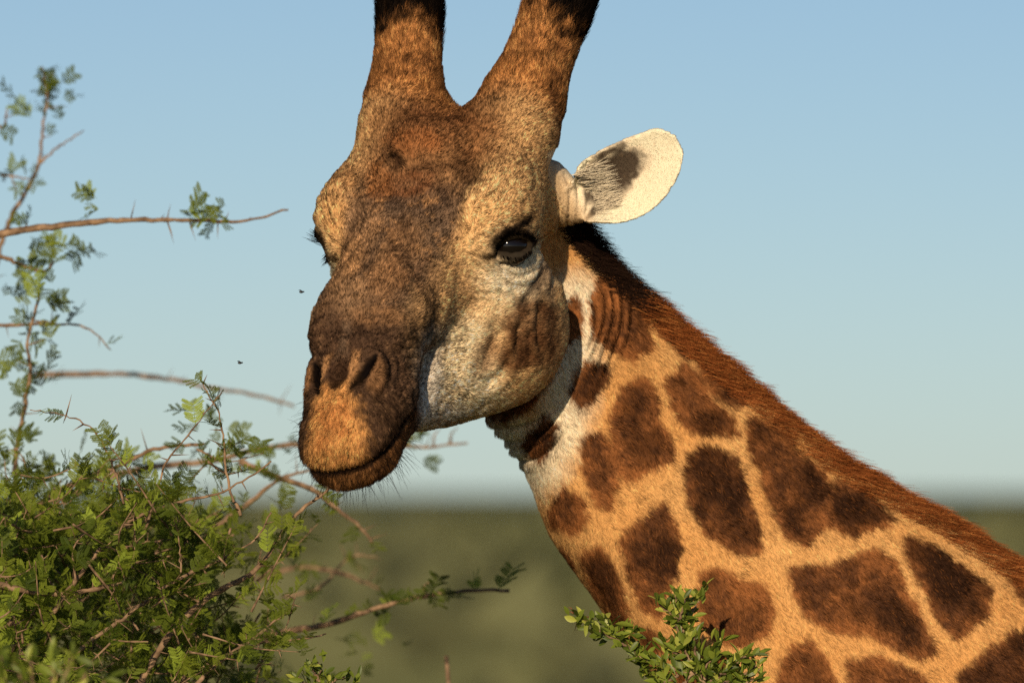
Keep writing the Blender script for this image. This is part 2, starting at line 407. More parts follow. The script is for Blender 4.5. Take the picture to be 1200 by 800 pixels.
HEAD_FOLDS = [  # (traced line, half width px, depth mm)
    ([(578, 300), (590, 317), (610, 324), (630, 314), (641, 298)], 2.6, 1.6),
    ([(572, 305), (585, 326), (608, 336), (632, 326), (645, 305)], 3.4, 1.4),
    ([(548, 322), (560, 330), (575, 336)], 2.2, 1.2), ([(540, 333), (560, 342), (585, 342)], 2.2, 1.0),
    ([(556, 308), (566, 316), (574, 320)], 2, 1.1), ([(583, 330), (586, 345), (584, 360)], 2.4, .9), ([(598, 334), (602, 350), (600, 366)], 2.4, .9),
    ([(575, 285), (582, 270), (600, 260), (622, 255)], 4, 1.8),
    ([(545, 270), (565, 243), (595, 226), (630, 222)], 2.4, 1.0), ([(552, 258), (572, 232), (600, 217), (632, 214)], 2.2, .9),
    ([(560, 245), (582, 222), (607, 209), (634, 206)], 2.2, .9), ([(570, 235), (590, 213), (612, 202), (636, 199)], 2.0, .8),
    ([(648, 205), (655, 235), (656, 270), (650, 305), (646, 345)], 3.6, 3.0),
    ([(660, 215), (664, 240), (664, 270), (659, 300), (656, 330)], 2.4, 2.2),
    ([(642, 300), (630, 330), (612, 352), (600, 365)], 4.5, 1.8),
    ([(517, 408), (528, 402), (541, 396)], 3, 1.2), ([(556, 452), (577, 446), (592, 424), (596, 404)], 5, 2.2),
    ([(612, 362), (606, 395), (610, 428)], 5, 3.0), ([(632, 350), (629, 385), (634, 418)], 4, 2.6), ([(588, 372), (577, 408), (566, 440)], 8, 3.6), ([(620, 380), (618, 405), (622, 425)], 3, 1.6), ([(525, 372), (545, 362), (570, 352), (600, 352)], 9, 2.6),
    ([(507, 350), (508, 380), (500, 410), (498, 440), (492, 470)], 6, 3.0),
    ([(446, 404), (457, 420), (458, 440), (449, 460), (437, 474)], 3.4, 2.2), ([(456, 400), (466, 420), (466, 445), (455, 468)], 2.6, 1.2),
    ([(466, 402), (478, 398), (490, 399)], 1.8, .9), ([(468, 412), (480, 409), (491, 410)], 1.8, .9), ([(470, 422), (482, 420), (491, 422)], 1.8, .9), ([(470, 433), (482, 432), (490, 436)], 1.8, .9),
    ([(470, 446), (480, 449), (487, 456)], 1.8, .9), ([(463, 478), (473, 470), (484, 462)], 1.8, .9),
    ([(532, 158), (552, 180), (556, 205), (540, 222)], 8, 2.6), ([(500, 205), (520, 215), (535, 235)], 6, 2.0),
    ([(462, 262), (478, 290), (490, 320), (505, 345)], 9, 2.6), ([(420, 300), (440, 318), (462, 330)], 7, 1.6),
    ([(405, 372), (430, 366), (460, 372), (486, 384)], 4, 1.6), ([(392, 400), (412, 388), (440, 388), (470, 396)], 3, 1.4),
]
NECK_FOLDS = [
    ([(702, 330), (709, 350), (708, 375), (699, 402), (690, 425)], 2.2, 3.2), ([(711, 328), (718, 352), (717, 380), (708, 405), (698, 440)], 2.2, 3.4),
    ([(721, 329), (728, 355), (727, 385), (717, 415), (704, 445)], 2.2, 3.0), ([(731, 331), (739, 360), (738, 390), (730, 412)], 2.2, 2.4),
    ([(692, 345), (697, 370), (694, 395), (686, 415)], 2.2, 2.6),
    ([(572, 497), (600, 500), (628, 492), (646, 478)], 3.0, 2.4), ([(584, 512), (608, 517), (634, 507), (653, 488)], 2.4, 3.2),
    ([(590, 521), (616, 524), (639, 514), (655, 498)], 2.2, 2.6), ([(600, 536), (624, 538), (646, 525), (663, 502)], 3.0, 2.2),
    ([(640, 440), (655, 420), (664, 395), (668, 365)], 4, 1.2),
    ([(560, 484), (580, 487), (606, 478), (632, 458), (650, 430)], 4, 4.0),
]
EAR_FOLDS = [([(664, 205), (668, 225), (667, 250), (663, 270)], 2.4, 1.3), ([(672, 200), (678, 228), (677, 262)], 2.6, 1.4), ([(684, 206), (688, 230), (684, 270)], 2.4, .9)]

def regions(V):
    """which part of the animal a vertex is on: neck weight, ear mask, chart coordinates"""
    q = untwist(to_head(V)); dn = sdf_c(sdf_neck, V); dh = np.full(len(V), 9.0); m = head_box(V)
    dh[m] = sdf_c(sdf_head, V[m]); neck = sstep(-.006, .006, dh-dn)
    qa = q.copy(); qa[:, 0] = np.abs(q[:, 0])
    e = q-EAR_B; earm = (e @ EAR_AX > -2.6) & (np.abs(e @ EAR_W) < 7.5) & (np.abs(e @ EAR_N) < 7) & (neck < .5)
    e2 = qa-EAR_B; earm |= (e2 @ EAR2[0] > -1.5) & (np.abs(e2 @ EAR2[2]) < 7) & (np.abs(e2 @ EAR2[1]) < 7) & (q[:, 0] < 0) & (neck < .5)
    q0 = to_head(V); q0[:, 0] = np.abs(q0[:, 0]); hc = to_px(from_head(q0))                # head chart: the left half, mirrored onto the right
    Vn = V.copy(); y0 = _y0(np.clip(neck_tn(V)[0], T_BEG, T_END)); Vn[:, 1] = y0-np.abs(V[:, 1]-y0)-.0*y0
    nc = to_px(Vn)                           # neck chart: the near flank, mirrored onto the far one
    px = to_px(V); toc = CAMP-V; toc /= np.linalg.norm(toc, axis=1)[:, None]
    face = sstep(-24, -18, q[:, 1])*sstep(-14, -9, q[:, 2])*(~earm)
    return dict(px=px, face=face, q=q, neck=neck, ear=earm, hc=hc, nc=nc)

def relief(V, N, R):
    """folds and lumps, metres along the normal"""
    D = np.zeros(len(V)); q = R['q']; R['crease_shade'] = np.zeros(len(V))
    hm = (R['neck'] < .5) & ~R['ear']
    for chart, folds, ok in ((R['hc'], HEAD_FOLDS, hm), (R['nc'], NECK_FOLDS, R['neck'] > .3), (to_px(V), EAR_FOLDS, R['ear'])):
        for pts, w, dep in folds:
            pts = curve_pts(pts); i = box_of(chart, pts, 5*w); i = i[ok[i]]
            if not len(i): continue
            d = seg_dist(chart[i], pts)
            # fade along the ends, bulge beside the fold
            ends = np.minimum(np.hypot(*(chart[i]-pts[0]).T), np.hypot(*(chart[i]-pts[-1]).T)); fade = sstep(0, 4*w+4, ends+d*.5)
            if dep > 1.9 and chart is not R['hc']: R['crease_shade'][i] = np.maximum(R['crease_shade'][i], fade*np.exp(-(d/(.75*w))**2))
            D[i] -= dep*.0013*fade*(np.exp(-(d/w)**2)-.45*np.exp(-((d-2.2*w)/(1.3*w))**2))
    hw = (1-R['neck'])*(~R['ear'])
    osc = sstep(-20, -26, q[:, 1])
    face = hw*sstep(-14, 0, q[:, 1]+q[:, 2]*.5)
    D += hw*.0016*fbm(V, 32, 3)+face*.0011*fbm(V, 90, 9)+.0006*hw*fbm(V, 220, 4)+osc*hw*.0012*fbm(V, 60, 21)
    muz = hw*sstep(12, 24, q[:, 1]); D += muz*(.0009*fbm(V, 190, 31)+.0014*fbm(V, 70, 32)); D += hw*sstep(-2, 4, q[:, 2])*sstep(-22, -14, q[:, 1])*(.0030*fbm(V, 26, 33)+.0012*fbm(V, 110, 34))
    for (x, y), r, h in (((486, 170), 24, 6.), ((446, 200), 18, 7.), ((522, 182), 16, 4.), ((436, 250), 24, 6.), ((470, 228), 18, -6.), ((415, 290), 16, 5.), ((550, 196), 14, -5.), ((460, 182), 8, -4.), ((425, 345), 24, 4.), ((400, 330), 18, 3.), ((465, 360), 22, 3.), ((470, 195), 9, -3.)):
        dd = np.hypot(*(R['px']-(x, y)).T); D += hw*R['face']*h*.001*np.exp(-(dd/r)**2)
    D += R['neck']*(.003*fbm(V, 9, 5)+.0010*fbm(V, 60, 6))
    return D

# colours, as the coat itself is coloured
C_TAN, C_PALE, C_CREAM = lin(222, 174, 118), lin(234, 200, 152), lin(238, 220, 188)
C_GOLD, C_DARK, C_RED = lin(207, 149, 87), lin(82, 52, 33), lin(146, 92, 52)
C_NOSE, C_GREY, C_BLACK = lin(62, 50, 42), lin(104, 84, 68), lin(26, 20, 16)
C_ORANGE, C_FORE, C_OSS = lin(228, 164, 98), lin(118, 76, 46), lin(182, 122, 70)
NECK_PATCH = [
    [(690, 352), (701, 326), (718, 322), (738, 327), (757, 365), (763, 407), (742, 423), (716, 410), (698, 400)],
    [(655, 366), (674, 347), (682, 372), (676, 392), (657, 408)], [(681, 420), (713, 428), (711, 449), (692, 469), (680, 484), (668, 458)],
    [(727, 451), (755, 440), (768, 456), (774, 488), (787, 514), (787, 540), (755, 553), (735, 564), (719, 545), (713, 495), (722, 469)],
    [(681, 516), (703, 506), (720, 530), (726, 565), (712, 597), (695, 590), (684, 560)],
    [(748, 342), (770, 352), (792, 376), (810, 405), (803, 420), (783, 399), (762, 370)],
    [(778, 448), (800, 425), (820, 440), (835, 469), (860, 493), (862, 508), (813, 509), (794, 490), (785, 464)],
    [(812, 412), (845, 424), (874, 462), (864, 480), (840, 466), (823, 445)],
    [(805, 532), (825, 521), (860, 535), (872, 560), (885, 600), (896, 645), (865, 648), (830, 627), (807, 592), (801, 560)],
    [(875, 488), (915, 492), (932, 530), (965, 548), (975, 578), (968, 612), (945, 640), (920, 627), (900, 590), (890, 552), (874, 516)],
    [(978, 560), (1010, 570), (1050, 610), (1000, 627), (960, 612), (972, 585)],
    [(641, 596), (660, 571), (683, 585), (687, 610), (670, 626), (647, 616)], [(680, 650), (702, 639), (716, 655), (730, 695), (736, 725), (727, 734), (708, 711), (689, 682)],
    [(727, 630), (752, 606), (777, 586), (788, 610), (798, 640), (793, 670), (771, 722), (750, 711), (734, 672)],
    [(817, 672), (840, 664), (870, 680), (895, 684), (906, 715), (900, 742), (870, 757), (840, 747), (820, 727)],
    [(924, 665), (975, 661), (995, 653), (1025, 641), (1050, 660), (1062, 690), (1080, 725), (1097, 762), (1080, 771), (1050, 761), (1015, 741), (970, 738), (940, 716), (929, 690)],
    [(1058, 626), (1090, 636), (1125, 662), (1162, 690), (1156, 720), (1120, 750), (1101, 730), (1085, 696), (1063, 656)],
    [(905, 840), (912, 788), (925, 755), (950, 750), (970, 775), (985, 820)], [(995, 850), (993, 775), (1025, 767), (1075, 785), (1092, 812), (1080, 850)],
    [(1128, 870), (1123, 792), (1160, 760), (1180, 744), (1215, 730), (1270, 770), (1250, 870)], [(1180, 672), (1225, 680), (1240, 715), (1196, 702)],
    [(748, 735), (768, 740), (775, 765), (756, 768)], [(790, 770), (850, 765), (865, 790), (840, 815), (795, 805)], [(735, 800), (775, 815), (790, 850), (760, 840)],
    [(614, 510), (641, 486), (656, 498), (636, 540), (618, 530)], [(556, 484), (600, 462), (634, 444), (626, 474), (592, 494)], [(656, 640), (668, 650), (672, 672), (662, 662)],
]
FACE_PATCH = [  # polygon, colour, softness px, strength
    ([(588, 372), (606, 352), (640, 352), (655, 366), (655, 410), (646, 428), (622, 432), (596, 436), (580, 424), (592, 400)], lin(108, 70, 43), 7, .95),
    ([(560, 398), (578, 388), (586, 410), (572, 436), (556, 440), (548, 424)], lin(132, 92, 58), 7, .8),
    ([(604, 396), (618, 384), (626, 404), (614, 428), (602, 420)], lin(80, 52, 34), 7, .75),
    ([(632, 362), (648, 360), (652, 395), (640, 420), (630, 400)], lin(84, 56, 38), 6, .6),
    ([(622, 330), (640, 305), (652, 325), (648, 352), (628, 356)], lin(110, 80, 58), 7, .6),
    ([(580, 280), (592, 266), (612, 254), (626, 250), (622, 264), (604, 272), (590, 282)], C_BLACK, 4, 1.0),
]
RAW_PATCH = [  # blotches: centre and radii, colour, strength
    ((488, 168, 34, 14), lin(150, 94, 54), .8), ((443, 214, 18, 24), lin(164, 106, 60), .75), ((466, 190, 12, 9), lin(40, 26, 18), .85), ((548, 196, 18, 22), lin(50, 32, 22), .7), ((508, 200, 26, 10), lin(66, 42, 28), .6),
    ((480, 215, 34, 14), lin(120, 74, 44), .6), ((425, 262, 24, 30), lin(162, 124, 90), .55), ((470, 290, 20, 40), lin(72, 50, 36), .6), ((408, 300, 16, 26), lin(178, 132, 88), .6), ((412, 345, 22, 26), lin(160, 124, 90), .55),
    ((455, 330, 22, 26), lin(150, 108, 72), .5), ((500, 330, 16, 30), lin(88, 62, 44), .6), ((445, 372, 40, 12), lin(164, 120, 80), .45), ((430, 392, 50, 10), lin(60, 44, 34), .6), ((488, 385, 14, 26), lin(58, 44, 34), .7), ((505, 370, 8, 26), lin(62, 46, 36), .7),
    ((390, 250, 16, 30), lin(186, 134, 82), .6), ((400, 210, 20, 18), lin(130, 84, 50), .5), ((560, 160, 34, 30), lin(128, 82, 48), .5), ((590, 225, 36, 16), lin(214, 170, 118), .6), ((560, 300, 26, 26), lin(224, 184, 132), .6), ((536, 350, 22, 22), lin(206, 162, 112), .5),
    ((538, 415, 24, 42), lin(240, 210, 164), .7), ((560, 465, 36, 16), lin(222, 192, 150), .6)]
def coat(V, N, R):
    n = len(V); q = R['q']; hc = R['hc'].copy(); nc = R['nc'].copy(); px = to_px(V)
    wob = np.stack([fbm(V, 70, 41), fbm(V, 70, 43)], 1); fine = np.stack([noise(V, 260, 45), noise(V, 260, 46)], 1)
    rag = np.stack([noise(V, 520, 47), noise(V, 520, 48)], 1)
    def lay(c, k, m): return c+(np.asarray(k)-c)*np.clip(m, 0, 1)[:, None]
    # --- neck
    c2 = nc+wob*5+fine*3+rag*3
    neck = np.repeat(C_GOLD[None], n, 0)
    neck = lay(neck, lin(228, 180, 118), .30+.45*fbm(V, 14, 50))
    throat = sstep(52, 12, seg_dist(nc, [(585, 500), (628, 545), (655, 500), (668, 430), (674, 350)])+8*wob[:, 0]); neck = lay(neck, C_CREAM, throat*.9)
    far = (nc[:, 0] > 1215) | (nc[:, 1] > 830)
    pm = np.zeros(n); tone = np.zeros(n)
    for k, pts in enumerate(NECK_PATCH):
        i = box_of(c2, pts, 16)
        if not len(i): continue
        d = seg_dist(c2[i], pts, True)*np.where(inside(c2[i], pts), -1, 1); m = sstep(6.5, -1.5, d)
        tone[i] = np.where(m > pm[i], ((k*37) % 11)/10+.8*sstep(2, -20, d)-.2, tone[i]); pm[i] = np.maximum(pm[i], m)
    if far.any():                            # out of the picture: the same kind of patches, laid out by cells
        cell = rng.uniform(-.3, .3, (40, 40, 2)); g = V[far]*np.array((4.2, 1, 4.2)); best = np.full(far.sum(), 9.); b2 = best.copy()
        i0 = np.floor(g[:, 0]).astype(int); k0 = np.floor(g[:, 2]).astype(int)
        for a in (-1, 0, 1):
            for b in (-1, 0, 1):
                j = cell[(i0+a) % 40, (k0+b) % 40]; d = np.hypot(i0+a+.5+j[:, 0]-g[:, 0], k0+b+.5+j[:, 1]-g[:, 2])
                b2 = np.where(d < best, best, np.minimum(b2, d)); best = np.minimum(best, d)
        pm[far] = np.maximum(pm[far], sstep(.10, .2, b2-best+.05*wob[far, 0])*(nc[far, 0] > 1240))
    pc = lay(np.repeat(C_DARK[None], n, 0), C_RED, .55+.9*fbm(V, 24, 52)-.45*(tone-.5)+.45*noise(V, 210, 53))
    pc = lay(pc, lin(34, 22, 16), .75*sstep(-.05, .55, fbm(V, 18, 54)+tone*.3-.1))
    neck = neck*(1-pm[:, None])+pc*pm[:, None]
    if 'crease_shade' in R: neck = lay(neck, lin(38, 26, 20), R['crease_shade']*.75)     # shade of the neck folds, painted into the coat as dark brown lines
    # --- head
    h2 = hc+wob*4+fine*2.5
    head = np.repeat(C_TAN[None], n, 0)
    f, u, l = q[:, 1], q[:, 2], np.abs(q[:, 0])
    big, mid, gr = fbm(V, 24, 60), fbm(V, 75, 61), noise(V, 330, 62)
    head = lay(head, C_PALE, sstep(70, 20, np.hypot(h2[:, 0]-600, (h2[:, 1]-330)*.8)))
    head = lay(head, C_CREAM, .75*sstep(46, 12, np.hypot((h2[:, 0]-604)*.8, h2[:, 1]-318)))
    jaw = sstep(30, -14, seg_dist(h2, [(500, 500), (510, 450), (545, 400), (560, 470), (520, 490)])-22); head = lay(head, lin(238, 214, 172), jaw*.9)
    jl = sstep(26, 4, seg_dist(h2, [(505, 400), (500, 450), (490, 500), (530, 492)])); head = lay(head, lin(222, 212, 194), jl*.85)
    nose = sstep(7.8, 5.2, l+.9*mid-sstep(10, 0, f)*1.5)*sstep(-12, 2, f+3*big)*sstep(-8, -3, u+sstep(14, 24, f)*4)
    head = lay(head, C_GREY, nose*.95)
    head = lay(head, C_NOSE, nose*np.clip(.45+.8*big+.35*mid, 0, 1))
    head = lay(head, lin(178, 132, 88), nose*.75*sstep(.15, .55, fbm(V, 48, 64)+.35*gr)*sstep(30, 8, f))
    ridge = sstep(3.5, .5, np.abs(l-2.6)+.8*mid)*sstep(2, 8, f)*sstep(24, 14, f); head = lay(head, lin(186, 138, 92), ridge*.45)
    fore = sstep(9, -3, np.hypot(l*.9, (f+13)*.8)-5.5+2.5*big)*sstep(0, 4, u); head = lay(head, C_FORE, fore*.95)
    head = lay(head, lin(74, 44, 26), fore*.7*sstep(.05, .5, big+.3*mid))
    # ossicones
    os_ = sstep(-15, -20, f)*sstep(0, 5, u+.3*(-f-15))
    head = lay(head, C_OSS, os_*.95); head = lay(head, lin(84, 54, 34), os_*.8*sstep(-.15, .5, mid+.5*big+.35*gr))
    head = lay(head, lin(200, 144, 88), os_*.5*sstep(.1, .6, fbm(V, 40, 66)))
    along = (q-np.array((0, -17, 5))) @ np.array((0, -.92, .38)); out = np.where(q[:, 0] > 0, sstep(3, 12, l-.16*along), .6)
    head = lay(head, C_BLACK, os_*sstep(12.2, 16.5, along+3.0*mid+3.6*out*np.where(q[:, 0] < 0, 0, 1)+np.where(q[:, 0] < 0, .35*(l-7.4)*np.sign(l-7.4)+.4, -2.2)+1.6*gr))
    # muzzle
    muz = sstep(19, 26, f+2.5*mid+.35*(u+4))*sstep(.3, 1.4, l+.2)
    muz = np.maximum(muz, sstep(24, 28, f)); muz *= sstep(-9.5, -8.0, u)
    head = lay(head, lin(74, 54, 40), muz*.96); head = lay(head, lin(124, 94, 68), muz*.6*sstep(.15, .6, noise(V, 420, 70)+.5*mid))
    top = np.stack([l+.25*mid+.15*gr, f+1.1*u*0], 1)
    lipw = spline([26, 28.2, 29.6, 31.5, 33.5, 36], [0, .0, 1.4, 2.0, 3.0, 3.6])(f-.18*u)
    lip = sstep(1.3, -.9, l-lipw+1.0*mid+.7*gr)*sstep(28.6, 29.6, f-.18*u); head = lay(head, C_ORANGE, lip*.95)
    head = lay(head, lin(178, 110, 60), lip*.6*sstep(-.1, .6, big+mid+.5*gr))
    head = lay(head, lin(60, 42, 30), sstep(2.6, 1.4, np.hypot(l*1.2, f-29.0)+.4*mid)*sstep(-.4, .6, u)*.95)
    rim = sstep(.8, .25, np.abs(l-2.1-.10*(f-28))+.2*mid)*sstep(25.4, 26.8, f)*sstep(32, 30, f)*sstep(-2, 0, u); head = lay(head, lin(190, 140, 92), rim*.6)
    rim2 = sstep(.9, .3, np.abs(l-4.9)+.25*mid)*sstep(26, 27.4, f)*sstep(31.5, 30, f)*sstep(-1, .6, u); head = lay(head, lin(150, 108, 70), rim2*.5)
    head = lay(head, lin(14, 10, 8), sstep(.35, .0, nostril(np.stack([l, f, u], 1)))*.97)
    low = sstep(20, 24, f)*sstep(-6.6, -7.4, u); head = lay(head, lin(132, 90, 54), low*.95); head = lay(head, lin(56, 38, 26), low*.85*sstep(-.2, .5, mid+.5*gr))
    mouth = sstep(.95, .4, np.abs(u+6.9-.01*l*l)+.15*mid)*sstep(23, 27, f); head = lay(head, lin(24, 17, 13), mouth*.95)
    side = sstep(10, 12, f)*0
    # patches on the cheek, and round the eye
    h3 = hc+wob*1.6+fine*2.2
    for pts, k, soft, st in FACE_PATCH:
        i = box_of(h3, pts, 3*soft)
        i = i[(f[i] < 12) & (u[i] < 8)]
        d = seg_dist(h3[i], pts, True)*np.where(inside(h3[i], pts), -1, 1); m = np.zeros(n); m[i] = sstep(soft, -soft, d)*st*np.clip(.95+.3*mid[i], 0, 1); head = lay(head, k, m)
    p2 = R['px']+wob*5+fine*3
    for (x, y, rx, ry), k, st in RAW_PATCH:
        head = lay(head, k, R['face']*st*sstep(1.35, .55, np.hypot((p2[:, 0]-x)/rx, (p2[:, 1]-y)/ry))*np.clip(.8+.7*mid, 0, 1))
    qa = q.copy(); qa[:, 0] = l+np.where(q[:, 0] < 0, FAR_EYE, 0); e = qa-EYE_C; et, eb, en = e @ EYE_T, e @ EYE_B, e @ EYE_N
    eye = sstep(1.35, .95, np.hypot(et/3.1, (eb+.08*et-.15)/(1.85+.25*mid)))*(en > .3); head = lay(head, lin(20, 15, 12), eye*.97)
    tear = sstep(1.0, .3, np.hypot((et+3.6)/1.6, (eb+.9)/.8))*(en > -.5); head = lay(head, lin(40, 28, 20), tear*.8)
    tail = sstep(1.0, .3, np.hypot((et-3.6)/1.5, (eb-.1)/.55))*(en > -1.5); head = lay(head, lin(34, 26, 20), tail*.8)
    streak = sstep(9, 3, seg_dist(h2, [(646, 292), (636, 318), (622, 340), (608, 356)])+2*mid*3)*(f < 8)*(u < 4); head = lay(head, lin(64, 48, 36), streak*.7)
    back = sstep(12, 3, seg_dist(h2, [(654, 205), (660, 240), (658, 280), (652, 330)])); head = lay(head, lin(196, 168, 128), back*.7*(f < -4))
    speck = noise(V, 900, 77)*.16+gr*.10
    head = np.clip(head*(1+speck[:, None]*1.2), 0, 1)
    # --- ear
    ear_c = np.repeat(lin(250, 232, 200)[None], n, 0)
    e1 = q-EAR_B; s, t, nn = e1 @ EAR_AX, e1 @ EAR_W, e1 @ EAR_N
    ear_c = lay(ear_c, lin(54, 40, 31), .95*sstep(1.05, .55, np.hypot((s-4.9)/5.0, (t-.3-.2*s)/3.5)+.35*mid)*(q[:, 0] > 0))
    ear_c = lay(ear_c, lin(30, 22, 18), .9*sstep(1.0, .5, np.hypot((s-1.4)/2.4, (t+1.9-.25*s)/.75)+.2*mid))
    ear_c = lay(ear_c, lin(176, 146, 108), .45*sstep(.6, .95, noise(V, 300, 81))*sstep(4, 9, s))
    ear_c = lay(ear_c, lin(60, 42, 30), .8*sstep(1, .4, np.hypot((s-5.4)/1.6, (t-4.0)/.5)+.3*mid)); ear_c = lay(ear_c, lin(50, 36, 28), .8*sstep(1, .4, np.hypot((s-7.3)/.9, (t+.2)/.6)+.3*mid))
    ear_c = lay(ear_c, lin(190, 154, 108), .8*sstep(.8, -2.0, s))
    out = np.where(R['ear'][:, None], ear_c, head)
    out = out+(neck-out)*R['neck'][:, None]
    return np.clip(out, .004, .9), pm

lo = P(300, -150, -.40); hi = P(1330, 1010, .45)
V, Q = surface(sdf, (lo[0], -.42, hi[2]), (hi[0], .50, lo[2]), .004)
V = project(sdf, V, 2)
V, Q = subdivide(V, Q)
V = laplace(V, Q, 2, .5)
def vert_normals(V, Q):
    fn = np.cross(V[Q[:, 2]]-V[Q[:, 0]], V[Q[:, 3]]-V[Q[:, 1]]); n = np.zeros_like(V)
    for k in range(3):
        for i in range(4): n[:, k] += np.bincount(Q[:, i], fn[:, k], len(V))
    return n/(np.linalg.norm(n, axis=1)[:, None]+1e-12)
NRM = vert_normals(V, Q)
REG = regions(V)
V = V+NRM*relief(V, NRM, REG)[:, None]
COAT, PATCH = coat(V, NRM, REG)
# the rest of the animal stands outside the picture and is coarser
f_rest = lambda p: smin(sdf_neck(p), sdf_trunk(p), .25)
V2, Q2 = surface(f_rest, (P(1310, 0, 0)[0], -.7, -.05), (TOR[0]+2.3, 1.2, P(0, 400, 0)[2]+.3), .022, 6)
R2 = regions(V2); R2['neck'][:] = 1; COAT2, _ = coat(V2, V2, R2)
giraffe = empty('giraffe', (TOR[0]+.7, .27, 0))
tag(giraffe, 'brown patched giraffe with lowered head, two dark tipped horns and russet mane', 'giraffe')
body = mesh_obj('body', np.concatenate([V, V2]), np.concatenate([Q, Q2+len(V)]), M_skin, giraffe)
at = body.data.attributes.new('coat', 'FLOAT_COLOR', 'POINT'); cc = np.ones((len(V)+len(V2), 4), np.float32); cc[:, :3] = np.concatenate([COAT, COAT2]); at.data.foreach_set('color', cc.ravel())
vn = np.zeros(3*(len(V)+len(V2)), np.float32); body.data.vertex_normals.foreach_get('vector', vn); VN = vn.reshape(-1, 3)[:len(V)].astype(float)

import bmesh
for s in (1, -1):
    bm = bmesh.new(); bmesh.ops.create_uvsphere(bm, u_segments=40, v_segments=24, radius=EYE_RAD*.01)
    me = bpy.data.meshes.new('eyeball'); bm.to_mesh(me); bm.free(); me.materials.append(M_eye); me.polygons.foreach_set('use_smooth', np.ones(len(me.polygons), bool))
    o = bpy.data.objects.new('eyeball', me); col.objects.link(o); c = EYE_C.copy(); c[0] -= FAR_EYE*(s < 0); c[0] *= s; o.location = from_head(c); attach(o, giraffe)

# ------------------------------------------------------------------ hair
def strands(name, pts, colr, lie, radius, material, parent, tip=.25):
    """pts (n, k, 3): one curve per strand"""
    n, k, _ = pts.shape
    hc = bpy.data.hair_curves.new(name); hc.add_curves([k]*n)
    hc.attributes['position'].data.foreach_set('vector', pts.reshape(-1, 3).astype(np.float32).ravel())
    r = hc.attributes.new('radius', 'FLOAT', 'POINT'); rr = np.asarray(radius, float).reshape(-1, 1)*np.linspace(1, tip, k)[None]
    r.data.foreach_set('value', np.broadcast_to(rr, (n, k)).astype(np.float32).ravel())
    c = hc.attributes.new('coat', 'FLOAT_COLOR', 'CURVE'); cc = np.ones((n, 4), np.float32); cc[:, :3] = colr; c.data.foreach_set('color', cc.ravel())
    c = hc.attributes.new('lie', 'FLOAT_VECTOR', 'CURVE'); c.data.foreach_set('vector', np.asarray(lie, np.float32).ravel())
    hc.materials.append(material); o = bpy.data.objects.new(name, hc); col.objects.link(o); attach(o, parent); return o

tri = np.concatenate([Q[:, [0, 1, 2]], Q[:, [0, 2, 3]]])
e1 = V[tri[:, 1]]-V[tri[:, 0]]; e2 = V[tri[:, 2]]-V[tri[:, 0]]; area = np.linalg.norm(np.cross(e1, e2), axis=1)/2
cen = V[tri].mean(1); toc = CAMP-cen; toc /= np.linalg.norm(toc, axis=1)[:, None]; fac = np.sum(VN[tri[:, 0]]*toc, 1)
wt = area*np.where(fac > -.25, 1.0, .18)*np.where(cen[:, 0] > P(1260, 0, .2)[0], .1, 1)*np.where(cen[:, 2] < P(0, 850, .1)[2], .1, 1)
hq = to_head(cen); wt *= np.where(REG['neck'][tri[:, 0]] > .5, .8, 1.35)
ec = hq.copy(); ec[:, 0] = np.abs(ec[:, 0])+np.where(hq[:, 0] < 0, FAR_EYE, 0); ec -= EYE_C
lidz = (np.hypot((ec @ EYE_T)/3.0, (ec @ EYE_B)/1.5) < 1) & (ec @ EYE_N > .5)
na = untwist(hq); na[:, 0] = np.abs(na[:, 0]); wt *= np.where(lidz | (nostril(na) < .25), 0, 1)
NF = 420000
ti = rng.choice(len(tri), NF, p=wt/wt.sum()); b1, b2 = rng.random(NF), rng.random(NF); sw = b1+b2 > 1; b1[sw], b2[sw] = 1-b1[sw], 1-b2[sw]
T = tri[ti]; bw = np.stack([1-b1-b2, b1, b2], 1)
def bary(A): return (A[T]*bw.reshape(NF, 3, *([1]*(A.ndim-1)))).sum(1)
root, hn = bary(V), bary(VN); hn /= np.linalg.norm(hn, axis=1)[:, None]
hcol = bary(COAT); hneck = bary(REG['neck']); hear = REG['ear'][T[:, 0]]; q = untwist(to_head(root))
tdir = np.array((math.cos(NA), 0, -math.sin(NA))); flow_n = tdir*.8+np.array((0, 0, -.45))
osc = sstep(-17, -22, q[:, 1])*sstep(2, 8, q[:, 2]+.3*(-q[:, 1]-15))*(~hear)
back = -AF*1.0+np.array((0, 0, -.25)); muz = sstep(27, 31, q[:, 1])
flow = np.where(hneck[:, None] > .5, flow_n, back)
flow = np.where(osc[:, None] > .5, -AF*.9+AU*.4, flow); flow = np.where(((muz > .5) & (hneck < .5))[:, None], AF*.3-AU*1.0, flow)
flow = np.where(hear[:, None], RH @ EAR_AX*1.0, flow)
flow = flow-hn*np.sum(flow*hn, 1)[:, None]; flow /= np.linalg.norm(flow, axis=1)[:, None]+1e-6
wisp = np.stack([fbm(root, 55, 91), fbm(root, 55, 92), fbm(root, 55, 93)], 1)*.9+rng.normal(0, .28, (NF, 3))
flow = flow+wisp*.8; flow -= hn*np.sum(flow*hn, 1)[:, None]; flow /= np.linalg.norm(flow, axis=1)[:, None]+1e-6
along = (q-np.array((0, -17, 5))) @ np.array((0, -.92, .38)); tuft = osc*sstep(12.5, 17, along+rng.normal(0, .8, NF))
ln = np.where(hneck > .5, .0068, .0040)*rng.uniform(.6, 1.35, NF); ln = np.where(osc > .5, .0072*rng.uniform(.6, 1.4, NF), ln); ln = ln+tuft*.010*rng.uniform(.3, 1.2, NF)
ln = np.where(hear, .0016*rng.uniform(.5, 1.3, NF), ln); ln = np.where((muz > .3) & (hneck < .5), .0055*rng.uniform(.6, 1.5, NF), ln)
